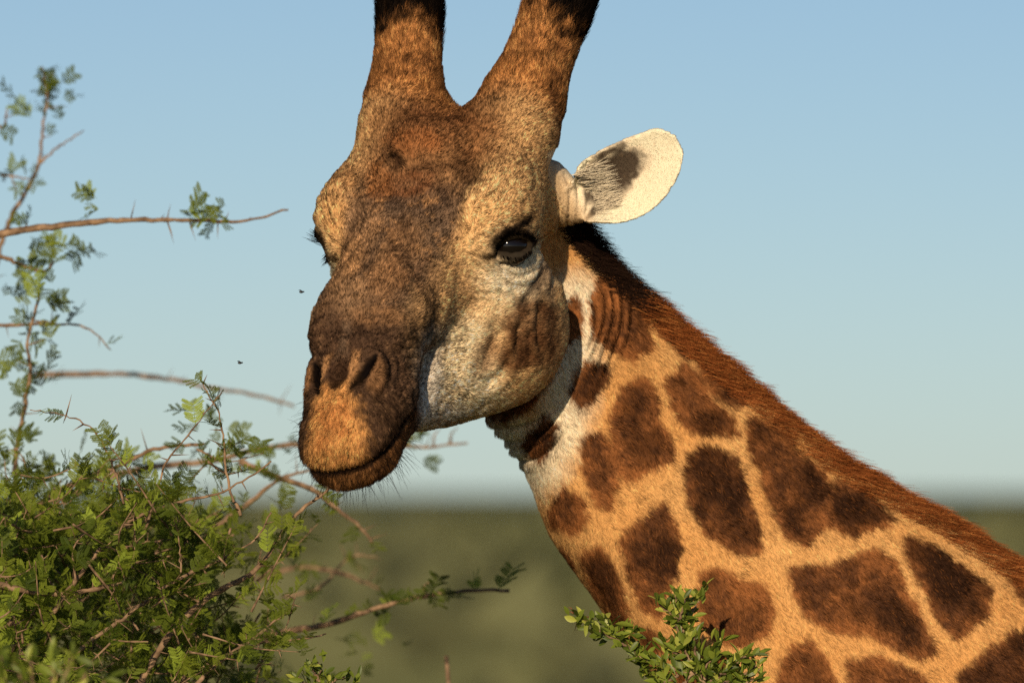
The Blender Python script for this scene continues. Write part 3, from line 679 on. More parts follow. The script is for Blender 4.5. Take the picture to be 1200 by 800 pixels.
ln = ln*np.where((q[:, 1] > 18) & (q[:, 1] < 30) & (hneck < .5), .75, 1)
lift = np.where(hneck > .5, .30, .42)+tuft*.15; lift = lift[:, None]
d0 = flow+hn*lift*1.5; d0 /= np.linalg.norm(d0, axis=1)[:, None]; d1 = flow+hn*lift*.35; d1 /= np.linalg.norm(d1, axis=1)[:, None]
pts = np.stack([root-hn*.0004, root+d0*(ln*.5)[:, None], root+(d0*.5+d1*.5)*ln[:, None]], 1)
amp = np.where(hneck > .5, .62+.5*(hcol.mean(1) < .12), 2.2); amp = np.where(osc > .5, 1.6, amp); amp = np.where((muz > .4) & (hneck < .5), 1.0, amp); amp = np.where(hear, .10, amp)
cheek = (hneck < .5)*sstep(5.5, 8.5, np.abs(q[:, 0]))*sstep(16, 6, q[:, 1])*sstep(6, 0, q[:, 2]); amp = amp*(1-.5*cheek)
griz = amp*(.56*noise(root, 340, 95)+.72*noise(root, 680, 96)+.28*noise(root, 110, 97))
shade = np.exp(griz-.085*amp*amp)*rng.normal(1, .22, NF); hcol = np.clip(hcol*np.clip(shade, .15, 2.6)[:, None], .003, .92)
gold = (hneck > .5) & (hcol.mean(1) < .12) & (rng.random(NF) < .06); hcol[gold] = lin(120, 74, 38)*rng.uniform(.7, 1.3, (gold.sum(), 1))
strands('fur', pts, hcol, hn+wisp*.25, np.where(hneck > .5, .00028, .00023)*rng.uniform(.8, 1.3, NF), M_fur, giraffe)['kind'] = 'stuff'

# mane: stiff hair along the crest
def crest(t, off, lift): # a point on the crest line
    top, bot = _sup(t), _slo(t); n = top-.0-lift; ca, sa = math.cos(NA), math.sin(NA)
    return np.stack([t*ca+n*sa, _y0(t)+off, -t*sa+n*ca], 1)
NM = 34000
tm = rng.uniform(_t0-.125, _t0+.80, NM); off = rng.normal(0, .013, NM)-.006; lf = rng.uniform(.0, 1, NM)**1.4*.030
top, bot = _sup(tm), _slo(tm); H = (top-bot)/2; zf = 1-lf/H; bb = _hb(tm)*(1-.28*zf); yw = bb*np.clip(1-zf**2.1, 0, 1)**(1/2.1)
side = np.where(rng.random(NM) < .72, -1, 1); y = side*yw*rng.uniform(.55, 1.0, NM)
r0 = crest(tm, y, lf+.004)
nup = np.array((math.sin(NA), 0, math.cos(NA))); lean = rng.uniform(.55, 1.15, NM)[:, None]
ln = (.027+.003*np.sin(tm*23)+.004*noise(np.stack([tm, tm*0, tm*0], 1), 40, 5))*rng.uniform(.55, 1.2, NM)
start = sstep(_t0-.13, _t0-.03, tm); ln *= .6+.4*start
d = tdir*lean*1.0+nup*.72+np.stack([rng.normal(0, .13, NM), side*.20+rng.normal(0, .12, NM), rng.normal(0, .13, NM)], 1); d /= np.linalg.norm(d, axis=1)[:, None]
bend = d+tdir*.55-nup*.18; bend /= np.linalg.norm(bend, axis=1)[:, None]
p1 = r0+d*(ln*.45)[:, None]; p2 = p1+(d*.5+bend*.5)*(ln*.35)[:, None]; p3 = p2+bend*(ln*.35)[:, None]
mc = np.stack([lin(128, 72, 36)]*NM); blk = (tm < _t0+.085+rng.normal(0, .012, NM)); mc[blk] = lin(36, 24, 18)
cl_ = noise(np.stack([tm, lf*2, y], 1), 60, 8); mc = mc*(1+.35*cl_[:, None])*rng.normal(1, .25, (NM, 1)); lt = rng.random(NM) < .10; mc[lt & ~blk] = lin(186, 122, 66)
strands('mane', np.stack([r0-nup*.004, p1, p2, p3], 1), np.clip(mc, .004, .8), np.stack([d[:, 0]*0, side*.6, d[:, 2]*0+.8], 1), .00034*rng.uniform(.7, 1.3, NM), M_hair, giraffe)['kind'] = 'stuff'

# lashes, whiskers, ear hair
bv = BVHTree.FromPolygons([tuple(v) for v in V], [tuple(f) for f in Q])
def lash(s):
    P_, Cc = [], []
    up = np.array(LID_UP)
    for i in range(120):
        k = rng.uniform(.6, 4.8); j = int(k); a = up[j]*(1-k+j)+up[min(j+1, 5)]*(k-j)+EYE_N*.5+EYE_B*rng.uniform(-.3, .15)
        out = EYE_N*1.0+EYE_B*.05+EYE_T*(k-2.6)*.22+rng.normal(0, .13, 3); Ln = rng.uniform(1.3, 2.8)
        b = a+out*Ln*.5+EYE_B*.05; c = b+out*Ln*.4+EYE_B*.42; P_.append([a, b, c])
    for i in range(50):
        k = rng.uniform(.8, 4.4); j = int(k); lo_ = np.array(LID_LO); a = lo_[j]*(1-k+j)+lo_[min(j+1, 5)]*(k-j)+EYE_N*.45
        out = EYE_N*.8-EYE_B*.6+rng.normal(0, .15, 3); Ln = rng.uniform(.6, 1.2); P_.append([a, a+out*Ln*.5, a+out*Ln*.95-EYE_B*.1])
    p = np.array(P_); p[:, :, 0] -= FAR_EYE*(s < 0); p[:, :, 0] *= s; n = len(p)
    strands('eyelash', np.stack([from_head(x) for x in p]), np.tile(lin(14, 11, 10), (n, 1)), np.tile((0, -1, 0.), (n, 1)), np.full(n, .00038), M_hair, giraffe)['kind'] = 'stuff'
lash(1); lash(-1)
mz = np.where((REG['neck'] < .5) & (REG['q'][:, 1] > 27) & ((REG['q'][:, 2] < -3.5) | (REG['q'][:, 1] > 31)))[0]
wi = rng.choice(mz, 520); wr = V[wi]; wnm = VN[wi]; n = len(wi); wl_ = rng.uniform(.008, .034, n)*np.where(REG['q'][wi, 2] < -6, 1.1, .75)
wd = wnm+rng.normal(0, .25, (n, 3))+np.array((0, 0, -.35)); wd /= np.linalg.norm(wd, axis=1)[:, None]
strands('whisker', np.stack([wr, wr+wd*wl_[:, None]*.5, wr+wd*wl_[:, None]+np.array((0, 0, -.15))*wl_[:, None]], 1), np.tile(lin(30, 22, 18), (n, 1)), wnm, np.full(n, .00026), M_hair, giraffe)['kind'] = 'stuff'

ne = 1100; es = rng.uniform(.3, 3.2, ne); et_ = rng.uniform(-2.2, 3.6, ne); up_ = et_ > 0
ew = np.where(up_, _ew_up(es), _ew_dn(es)); cup = (2.6*np.exp(-(es/7.5)**2)+.5)*((np.abs(et_)/ew)**2-1)+.3+.012*es*es
ea = EAR_B+es[:, None]*EAR_AX+et_[:, None]*EAR_W+(cup+.3)[:, None]*EAR_N
ed = EAR_AX*rng.uniform(.8, 1.2, (ne, 1))-EAR_W*rng.uniform(-.1, .55, (ne, 1))+EAR_N*rng.uniform(.3, .8, (ne, 1)); el = rng.uniform(.6, 2.8, ne)[:, None]
ep = np.stack([ea, ea+ed*el*.5, ea+(ed-EAR_N*.45)*el], 1)
ecol = np.where(rng.random(ne)[:, None] < .86, lin(236, 220, 190), lin(90, 70, 54))*rng.uniform(.75, 1.1, (ne, 1))
strands('ear_hair', np.stack([from_head(x) for x in ep]), np.clip(ecol, 0, .9), np.tile(RH @ EAR_N, (ne, 1)), np.full(ne, .00030), M_fur, giraffe)['kind'] = 'stuff'
# ------------------------------------------------------------------ ground and the bush country behind
M_ground = mat('dry_grass_ground', rough=.95, spec=.05)
nt = M_ground.node_tree; tc_ = nt.nodes.new('ShaderNodeTexCoord'); no = nt.nodes.new('ShaderNodeTexNoise'); no.inputs['Scale'].default_value = .05; no.inputs['Detail'].default_value = 8
rp = nt.nodes.new('ShaderNodeValToRGB'); rp.color_ramp.elements[0].position = .35; rp.color_ramp.elements[0].color = (.130, .146, .060, 1); rp.color_ramp.elements[1].position = .7; rp.color_ramp.elements[1].color = (.165, .174, .078, 1)
nt.links.new(tc_.outputs['Object'], no.inputs['Vector']); nt.links.new(no.outputs['Fac'], rp.inputs['Fac']); nt.links.new(rp.outputs['Color'], nt.nodes['Principled BSDF'].inputs['Base Color'])
gx = np.unique(np.r_[np.linspace(-400, 400, 33), -9000, -3000, -1200, 1200, 3000, 9000]); gy = np.unique(np.r_[-300, -60, np.linspace(-30, 600, 40), np.linspace(700, 3000, 12), 6000, 14000])
GX, GY = np.meshgrid(gx, gy, indexing='ij'); gp = np.stack([GX.ravel(), GY.ravel(), GX.ravel()*0], 1)
near = np.clip((np.hypot(gp[:, 0], gp[:, 1])-20)/150, 0, 1); gp[:, 2] = near*(fbm(gp, .006, 3)*.8)*np.where(gp[:, 1] > 3500, 0, 1)+7.5*sstep(1200, 2600, gp[:, 1])
nx_, ny_ = len(gx), len(gy); gi = np.arange(nx_*ny_).reshape(nx_, ny_)
ground = mesh_obj('ground', gp, np.stack([gi[:-1, :-1].ravel(), gi[1:, :-1].ravel(), gi[1:, 1:].ravel(), gi[:-1, 1:].ravel()], 1), M_ground)
tag(ground, kind='structure', label='flat olive green bush country stretching to the horizon', cat='ground')
def leaf_mat(name, lo_, hi_, young=None, trans=.35, rough=.45):
    m = bpy.data.materials.new(name); m.use_nodes = True; nt = m.node_tree; b = nt.nodes['Principled BSDF']; out = nt.nodes['Material Output']
    oi = nt.nodes.new('ShaderNodeObjectInfo'); at = nt.nodes.new('ShaderNodeAttribute'); at.attribute_name = 'tint'
    ad = nt.nodes.new('ShaderNodeMath'); ad.operation = 'ADD'; fr = nt.nodes.new('ShaderNodeMath'); fr.operation = 'FRACT'
    nt.links.new(oi.outputs['Random'], ad.inputs[0]); nt.links.new(at.outputs['Fac'], ad.inputs[1]); nt.links.new(ad.outputs[0], fr.inputs[0])
    rp = nt.nodes.new('ShaderNodeValToRGB'); e = rp.color_ramp.elements; e[0].color = (*lo_, 1); e[1].color = (*hi_, 1); e[1].position = .8
    if young is not None: k = e.new(.97); k.color = (*young, 1)
    nt.links.new(fr.outputs[0], rp.inputs['Fac']); nt.links.new(rp.outputs['Color'], b.inputs['Base Color'])
    b.inputs['Roughness'].default_value = rough; b.inputs['Specular IOR Level'].default_value = .2 if rough > .5 else .35
    t = nt.nodes.new('ShaderNodeBsdfTranslucent'); nt.links.new(rp.outputs['Color'], t.inputs['Color'])
    mx = nt.nodes.new('ShaderNodeMixShader'); mx.inputs[0].default_value = trans; nt.links.new(b.outputs[0], mx.inputs[1]); nt.links.new(t.outputs[0], mx.inputs[2]); nt.links.new(mx.outputs[0], out.inputs['Surface'])
    return m
M_veld = leaf_mat('distant_bush', (.146, .155, .066), (.178, .182, .084), None, .25, .9)
M_acacia = leaf_mat('acacia_leaf', trans=.3, rough=.6, lo_=lin(64, 80, 20), hi_=lin(122, 134, 40), young=lin(150, 168, 60))
M_broad = leaf_mat('evergreen_leaf', lin(74, 90, 26), lin(128, 142, 50), lin(182, 184, 82), .3, .42)
M_bark = mat('thorn_bark', rough=.85, spec=.15)
nt = M_bark.node_tree; no = nt.nodes.new('ShaderNodeTexNoise'); no.inputs['Scale'].default_value = 90; no.inputs['Detail'].default_value = 5
rp = nt.nodes.new('ShaderNodeValToRGB'); rp.color_ramp.elements[0].color = (*lin(84, 66, 50), 1); rp.color_ramp.elements[0].position = .3; rp.color_ramp.elements[1].color = (*lin(166, 136, 106), 1); rp.color_ramp.elements[1].position = .72
tcb = nt.nodes.new('ShaderNodeTexCoord'); nt.links.new(tcb.outputs['Object'], no.inputs['Vector']); nt.links.new(no.outputs['Fac'], rp.inputs['Fac']); nt.links.new(rp.outputs['Color'], nt.nodes['Principled BSDF'].inputs['Base Color'])
bp = nt.nodes.new('ShaderNodeBump'); bp.inputs['Strength'].default_value = .6; bp.inputs['Distance'].default_value = .002; nt.links.new(no.outputs['Fac'], bp.inputs['Height']); nt.links.new(bp.outputs['Normal'], nt.nodes['Principled BSDF'].inputs['Normal'])
M_dry = mat('dry_twig_tip', lin(140, 84, 58), .8, .1)

def frames(n, rnd): # random rotations
    a = rnd.normal(size=(n, 4)); a /= np.linalg.norm(a, axis=1)[:, None]; w, x, y, z = a.T
    return np.stack([np.stack([1-2*(y*y+z*z), 2*(x*y-z*w), 2*(x*z+y*w)], 1), np.stack([2*(x*y+z*w), 1-2*(x*x+z*z), 2*(y*z-x*w)], 1), np.stack([2*(x*z-y*w), 2*(y*z+x*w), 1-2*(x*x+y*y)], 1)], 1)
# low bushes to the horizon, too far and too many to count: leaf cards in clumps, one mass
NB = 5200; r_ = np.random.default_rng(11)
dist = 70*np.exp(r_.uniform(0, 1, NB)*math.log(2600/70)); ang = r_.uniform(-.36, .36, NB)
bc = np.stack([np.sin(ang)*dist, -CAM_D+np.cos(ang)*dist, dist*0], 1); bh = r_.uniform(.7, 2.6, NB)*np.where(dist > 900, 1.35, 1)
per = 22; offs = r_.normal(size=(NB, per, 3)); offs /= np.linalg.norm(offs, axis=2)[:, :, None]; offs *= r_.uniform(.55, 1, (NB, per, 1))
ctr = bc[:, None]+offs*np.stack([bh*.9, bh*.9, bh*.5], 1)[:, None]+np.array((0, 0, 1.0))*(bh*.52)[:, None, None]
ctr = ctr.reshape(-1, 3); sz = np.repeat(bh*.34, per)*r_.uniform(.6, 1.2, NB*per); F3 = frames(len(ctr), r_)
quad = np.array([(-1, -.6, 0), (.2, -.8, .15), (1, .3, 0), (-.3, .9, .1)])
vv = (np.einsum('nij,kj->nki', F3, quad)*sz[:, None, None]+ctr[:, None]).reshape(-1, 3)
veld = mesh_obj('bushveld', vv, np.arange(len(vv)).reshape(-1, 4), M_veld, smooth=False)
a_ = veld.data.attributes.new('tint', 'FLOAT', 'POINT'); a_.data.foreach_set('value', np.repeat(r_.random(NB)*.8, per*4).astype(np.float32))
tag(veld, 'mass of low green bushes far behind the giraffe', 'bushes', kind='stuff')

# ------------------------------------------------------------------ thorn bushes
def tube(pts, radii, sides=6):
    pts = np.asarray(pts, float); n = len(pts); tg = np.gradient(pts, axis=0); tg /= np.linalg.norm(tg, axis=1)[:, None]+1e-9
    ref = np.array((.3, 1, .2)); a = np.cross(tg, ref); a /= np.linalg.norm(a, axis=1)[:, None]+1e-9; b = np.cross(tg, a)
    th = np.arange(sides)*2*math.pi/sides; r = np.asarray(radii)[:, None, None]
    v = pts[:, None]+r*(np.cos(th)[None, :, None]*a[:, None]+np.sin(th)[None, :, None]*b[:, None]); v = v.reshape(-1, 3)
    f = [(i*sides+j, i*sides+(j+1) % sides, (i+1)*sides+(j+1) % sides, (i+1)*sides+j) for i in range(n-1) for j in range(sides)]
    f += [tuple(range(sides))[::-1], tuple(range((n-1)*sides, n*sides))]
    return v, f
def smooth_path(pts, k=5, jit=0.0, rnd=r_):
    p = np.asarray(pts, float)
    if len(p) == 2: p = np.stack([p[0], p.mean(0)+rnd.normal(0, .004, 3), p[1]])
    s = np.r_[0, np.cumsum(np.linalg.norm(np.diff(p, axis=0), axis=1))]; t = np.linspace(0, s[-1], k*len(p))
    q = np.stack([spline(s, p[:, i], 120)(t) for i in range(3)], 1); q[1:-1] += rnd.normal(0, jit, q[1:-1].shape); return q
class MB:
    def __init__(s): s.v, s.f, s.n = [], [], 0
    def add(s, v, f): s.v.append(np.asarray(v)); s.f += [tuple(i+s.n for i in x) for x in f]; s.n += len(v)
    def build(s, name, m, parent, smooth=True): return mesh_obj(name, np.concatenate(s.v), s.f, m, parent, smooth)
def thorn(mb, p, d, ln, r=.0011):
    v, f = tube([p-d*.001, p+d*ln*.5, p+d*ln], [r, r*.6, r*.1], 4); mb.add(v, f)
def stick(name, path, r0, r1, parent, thorns=0, m=None, tl=.022, rnd=r_, jit=.0):
    q = smooth_path(path, 5, jit, rnd); rad = np.linspace(r0, r1, len(q))*(1+.10*rnd.normal(size=len(q)))
    mb = MB(); v, f = tube(q, np.maximum(rad, r1*.6), 7); mb.add(v, f)
    for k in range(thorns):
        i = rnd.integers(1, len(q)-1); d = rnd.normal(size=3); tg = q[i]-q[i-1]; tg /= np.linalg.norm(tg)+1e-9; d -= tg*(d @ tg); d /= np.linalg.norm(d); d += tg*.25
        thorn(mb, q[i], d, tl*rnd.uniform(.6, 1.3))
    o = mb.build(name, m or M_bark, parent); return o, q
def leaflet(base, d, side, L_, W_):        # a small pointed blade: 4 corners
    return [base, base+d*L_*.45+side*W_, base+d*L_, base+d*L_*.45-side*W_]
def acacia_leaf(seed, pairs=5, plen=.021, n=13):
    """one feathery compound leaf along +x, about 4 cm"""
    r = np.random.default_rng(seed); v, f = [], []; rl = .0062*pairs
    def q4(c): f.append(tuple(len(v)+i for i in range(4))); v.extend(c)
    X, Y, Z = np.eye(3)
    tv, tf = tube([(0, 0, 0), (rl*.5, 0, .001), (rl, 0, -.001)], [.0006, .0005, .0003], 4); f += [tuple(x) for x in tf]; v.extend(tv)
    for i in range(pairs):
        for s in (-1, 1):
            b = X*(rl*(i+.8)/pairs)+Z*.0005; L_ = plen*(1-.25*abs(i-pairs*.45)/pairs)*r.uniform(.85, 1.1); a = math.radians(r.uniform(48, 64))
            pd = X*math.cos(a)+Y*s*math.sin(a)+Z*r.uniform(-.25, .35); pd /= np.linalg.norm(pd); up = Z-pd*(Z @ pd); up /= np.linalg.norm(up); sd = np.cross(up, pd)
            q4([b-sd*.0003, b+sd*.0003, b+pd*L_+sd*.0002, b+pd*L_-sd*.0002])
            for k in range(n):
                c = b+pd*L_*(k+.9)/(n+.4); w = math.sin(math.pi*(k+1.6)/(n+2.2)); 
                for e in (-1, 1):
                    dd = pd*.62+sd*e*.78+up*r.uniform(-.05, .35); dd /= np.linalg.norm(dd); ss = np.cross(up, dd)
                    q4(leaflet(c, dd, ss, (.0042)*(.55+.45*w), .00075))
    return np.array(v), f
LEAFV = [acacia_leaf(1, 4, .021, 12), acacia_leaf(2, 5, .022, 13), acacia_leaf(3, 6, .020, 12), acacia_leaf(4, 3, .020, 12)]
def mesh_data(name, vf, m):
    me = bpy.data.meshes.new(name); me.from_pydata([tuple(x) for x in vf[0]], [], vf[1]); me.materials.append(m); return me
LEAF_ME = [mesh_data('acacia_leaf', x, M_acacia) for x in LEAFV]
def basis(d, up):
    x = d/np.linalg.norm(d); z = up-x*(up @ x); z /= np.linalg.norm(z)+1e-9; return np.stack([x, np.cross(z, x), z], 1)
def leaves_on(q, rnd, every, fas=(1, 3), sc=(.7, 1.25), skip=.15, young=False):
    out = []; s = np.r_[0, np.cumsum(np.linalg.norm(np.diff(q, axis=0), axis=1))]
    for t in np.arange(s[-1]*skip, s[-1]+.001, every):
        p = np.array([np.interp(t, s, q[:, i]) for i in range(3)]); i = min(np.searchsorted(s, t), len(q)-1); tg = q[i]-q[i-1]; tg /= np.linalg.norm(tg)+1e-9
        for k in range(rnd.integers(*fas)):
            d = rnd.normal(size=3)+tg*.7+np.array((0, -.15, .45)); up = rnd.normal(size=3)*.55+np.array((-.15, -.45, .8))
            out.append((p, basis(d, up), rnd.uniform(*sc), rnd.integers(4)))
    return out
def put_leaves(parent, recs, vfs, mes, m, limit, rnd, score, lname='leaf'):
    """the best seen as leaves of their own, the rest in one mass"""
    recs = sorted(recs, key=score); 
    for p, B, s, k in recs[:limit]:
        o = bpy.data.objects.new(lname, mes[k % len(mes)]); col.objects.link(o); o.parent = parent; o.matrix_parent_inverse = Matrix.Translation(parent.location).inverted()
        M4 = Matrix([list(B[i]*s)+[p[i]] for i in range(3)]+[[0, 0, 0, 1]]); o.matrix_basis = M4
    rest = recs[limit:]
    if rest:
        vs, fs, n, tn = [], [], 0, []
        for p, B, s, k in rest:
            v, f = vfs[k % len(vfs)]; vs.append((v*s) @ B.T+p); fs += [tuple(i+n for i in x) for x in f]; n += len(v); tn.append(np.full(len(v), rnd.random()*.97))
        o = mesh_obj('foliage', np.concatenate(vs), fs, m, parent, False); a = o.data.attributes.new('tint', 'FLOAT', 'POINT'); a.data.foreach_set('value', np.concatenate(tn).astype(np.float32)); o['kind'] = 'stuff'
def pp(pts, y0=0., y1=None):
    y1 = y0 if y1 is None else y1; n = len(pts); return np.array([P(x, z, y0+(y1-y0)*i/max(n-1, 1)) for i, (x, z) in enumerate(pts)])
def seen(rec): # nearer and higher in the picture first
    c = to_px(rec[0][None])[0]; out = (c[0] < -10) or (c[1] > 815); return rec[0][1]+(5 if out else 0)

# --- the bush in the same plane as the giraffe's face
r_ = np.random.default_rng(23)
base = P(60, 800, .25); bush = empty('acacia_bush', (base[0], base[1], 0)); tag(bush, 'dense sharp acacia bush with feathery green leaves below the giraffe muzzle', 'bush', 'acacia bushes beside the giraffe')
root0 = np.array((base[0], base[1], -.05))
for k in range(5):
    e = P(-60+75*k, 830, .1+.08*k); stick('stem', [root0+r_.normal(0, .03, 3)*np.array((1, 1, 0)), root0*.45+e*.55+np.array((-.05+.03*k, 0, -.2)), e], .022, .008, bush, 0, rnd=r_)
FRONT = [([(150, 830), (190, 755), (225, 715), (260, 690), (295, 672), (318, 645), (345, 605), (370, 585), (392, 568)], .05, .0065, .0022),
         ([(60, 720), (125, 635), (150, 612), (180, 597), (222, 585), (258, 577), (290, 560), (318, 540)], -.03, .0045, .0012),
         ([(-20, 680), (0, 685), (30, 692), (70, 695), (110, 690), (142, 683)], -.06, .0062, .0030),
         ([(60, 800), (85, 770), (120, 740), (150, 720), (190, 690), (215, 675), (260, 655), (300, 630), (318, 600)], -.04, .0042, .0012),
         ([(210, 830), (240, 790), (270, 765), (300, 745), (325, 725), (340, 714)], .0, .0042, .0018), ([(160, 830), (205, 800), (260, 770), (310, 752), (360, 748), (382, 742)], .06, .0045, .0012),
         ([(170, 620), (185, 575), (195, 540), (220, 510), (260, 460)], .02, .0022, .0007), ([(282, 604), (268, 570), (262, 520), (255, 480), (240, 455), (235, 441)], .06, .0026, .0008),
         ([(145, 590), (140, 570), (130, 540), (110, 505), (80, 487), (35, 480)], -.02, .0020, .0007), ([(-20, 745), (15, 730), (60, 712), (100, 700), (150, 640), (200, 632)], .12, .0052, .0016),
         ([(155, 665), (158, 630), (156, 600)], -.08, .0012, .0008), ([(212, 670), (210, 640), (208, 605)], -.06, .0014, .0009), ([(12, 705), (18, 735), (24, 770)], -.09, .0012, .0008)]
recs = []
for pts, y, ra, rb in FRONT:
    o, q = stick('branch', pp(pts, y, y+.06), ra*.78, rb*.8, bush, 9, rnd=r_, jit=.0007)
    recs += leaves_on(q, r_, .034, (0, 2) if min(z for _, z in pts) < 590 else (0, 3), (.5, .85), .25)
dens = [((40, 770), 85, 46), ((60, 680), 75, 42), ((180, 690), 85, 36), ((100, 640), 80, 26), ((235, 650), 55, 12), ((200, 770), 100, 28), ((10, 630), 55, 26), ((300, 770), 65, 7), ((262, 560), 30, 2), ((330, 660), 40, 3), ((110, 800), 120, 30), ((200, 600), 50, 8), ((60, 590), 60, 8), ((140, 585), 50, 5)]
for (cx, cz), sp_, n in dens:
    for k in range(n):
        x, z = cx+r_.normal(0, sp_*.5), cz+r_.normal(0, sp_*.42); y = r_.uniform(-.10, .55) if r_.random() < .7 else r_.uniform(.4, .9)
        p0 = P(x, z, y); d = np.array((r_.normal(.3, .6), r_.normal(0, .5), r_.normal(.35, .5))); d /= np.linalg.norm(d); Ln = r_.uniform(.05, .13)
        path = [p0-d*Ln*.5, p0+r_.normal(0, .006, 3), p0+d*Ln*.5+np.array((0, 0, .01))]
        o, q = stick('twig', path, .0015, .0005, bush, 3, rnd=r_, tl=.012)
        recs += leaves_on(q, r_, .018, (1, 3), (.48, .88), .1)
put_leaves(bush, recs, LEAFV, LEAF_ME, M_acacia, 300, r_, seen)

# --- the taller one behind it, out of focus
r_ = np.random.default_rng(31)
base = P(-40, 800, 1.3); bush2 = empty('acacia_bush', (base[0], base[1], 0)); tag(bush2, 'tall thin acacia bush with bare thorny branches against the sky, out of focus', 'bush', 'acacia bushes beside the giraffe')
root0 = np.array((base[0], base[1], -.05))
for k in range(4):
    e = P(-30+40*k, 700, 1.0+.2*k); stick('stem', [root0+r_.normal(0, .03, 3)*np.array((1, 1, 0)), root0*.45+e*.55+np.array((-.08+.05*k, 0, -.1)), e], .024, .009, bush2, 0, rnd=r_)
BACK = [([(-30, 285), (0, 275), (40, 268), (90, 262), (150, 258), (220, 258), (290, 258), (315, 252), (338, 246)], .7, .0055, .0013, 12, 0),
        ([(-10, 330), (0, 290), (14, 252), (35, 217), (46, 190), (49, 166), (51, 139), (55, 111), (49, 78)], 1.25, .0042, .0012, 8, .4), ([(46, 192), (65, 175), (98, 153)], 1.25, .0022, .0008, 2, 0),
        ([(-15, 296), (0, 300), (30, 312), (55, 317), (63, 306)], .9, .004, .0015, 4, .5), ([(-20, 384), (0, 382), (60, 380), (100, 383), (130, 410)], .9, .003, .0009, 5, .5),
        ([(18, 600), (18, 545), (22, 510), (30, 470), (35, 430), (32, 402), (37, 380), (44, 356), (46, 333)], .8, .0042, .0014, 8, .5),
        ([(40, 440), (75, 438), (130, 438), (190, 443), (250, 455), (310, 465), (345, 476)], 2.0, .0048, .002, 8, 0), ([(40, 600), (60, 580), (105, 560), (140, 545), (175, 528), (240, 520)], .6, .005, .002, 4, .3),
        ([(120, 560), (190, 545), (250, 540), (300, 527), (340, 521), (400, 524), (460, 522), (510, 523), (548, 519)], 1.5, .0058, .0015, 6, 0), ([(508, 523), (515, 503)], 1.5, .0018, .0008, 0, 0), ([(526, 522), (536, 500)], 1.5, .0016, .0007, 0, 0),
        ([(280, 540), (330, 560), (370, 575), (400, 600), (420, 615), (437, 637)], 1.0, .0050, .0018, 4, .9), ([(250, 620), (290, 590), (330, 560), (380, 548)], 1.0, .0042, .0015, 3, .5), ([(250, 760), (330, 740), (380, 732), (420, 720), (455, 708), (500, 697), (545, 692), (597, 692)], .85, .0052, .0022, 7, .5), ([(500, 697), (503, 682)], .85, .002, .001, 0, 0),
        ([(330, 700), (370, 690), (420, 650), (445, 655)], 1.6, .003, .001, 3, .5), ([(300, 680), (350, 665), (400, 672), (445, 690)], 1.8, .0045, .002, 3, .7), ([(-10, 140), (3, 150), (8, 128)], 1.2, .0024, .001, 1, .6), ([(0, 205), (20, 208), (38, 211)], 1.2, .002, .0008, 1, .5)]
recs = []
for pts, y, ra, rb, th, lv in BACK:
    o, q = stick('branch', pp(pts, y, y), ra, rb, bush2, th, rnd=r_, jit=.0006, tl=.028)
    if lv: recs += leaves_on(q, r_, .030, (0, 2 if lv < .6 else 3), (.6, 1.1), .3)
def tuft_at(x, z, y, n, spread=10, sc=(.5, .9)):
    for k in range(n):
        p = P(x+r_.normal(0, spread), z+r_.normal(0, spread), y+r_.normal(0, .02)); d = np.array((r_.normal(0, 1), r_.normal(0, .6), r_.normal(.3, .8)))
        recs.append((p, basis(d, r_.normal(size=3)+np.array((0, -.5, .7))), r_.uniform(*sc), r_.integers(4)))
for a in [(48, 118, 1.25, 5, 10), (66, 112, 1.25, 4, 7), (35, 135, 1.25, 4, 9), (52, 90, 1.25, 2, 4), (72, 105, 1.25, 3, 5), (60, 150, 1.25, 2, 6), (20, 205, 1.2, 3, 7), (112, 232, .75, 3, 6), (105, 245, .7, 2, 6), (225, 248, .7, 3, 5), (258, 245, .7, 5, 7), (250, 258, .7, 3, 5), (45, 290, .9, 7, 13), (20, 262, .9, 4, 8), (85, 290, .9, 4, 10), (100, 295, .9, 3, 6), (35, 335, .8, 6, 12),
          (10, 345, .9, 4, 7), (55, 352, .8, 4, 8), (38, 385, .8, 5, 10), (50, 395, .85, 3, 8), (12, 420, .8, 4, 8), (45, 445, .85, 6, 11), (12, 450, .85, 4, 8), (20, 530, .7, 8, 16), (60, 540, .7, 5, 14), (490, 520, 1.5, 5, 9), (478, 518, 1.5, 3, 6), (250, 500, .9, 5, 10), (300, 545, 1.1, 5, 12), (330, 595, 1.0, 5, 12), (325, 520, 1.2, 3, 9), (225, 490, .5, 4, 8), (470, 705, .85, 4, 8), (545, 690, .85, 3, 5), (505, 693, .85, 4, 7), (430, 770, 1.5, 8, 16), (355, 690, 1.3, 4, 14),
          (80, 630, .9, 14, 40), (160, 600, .9, 8, 30), (230, 610, 1.0, 8, 30), (40, 640, 1.2, 18, 45), (140, 700, 1.3, 24, 60), (60, 760, 1.2, 26, 60), (220, 720, 1.4, 14, 50), (300, 720, 1.5, 8, 40), (340, 790, 1.2, 8, 25)]:
    tuft_at(*a)
put_leaves(bush2, recs, LEAFV, LEAF_ME, M_acacia, 300, r_, seen)

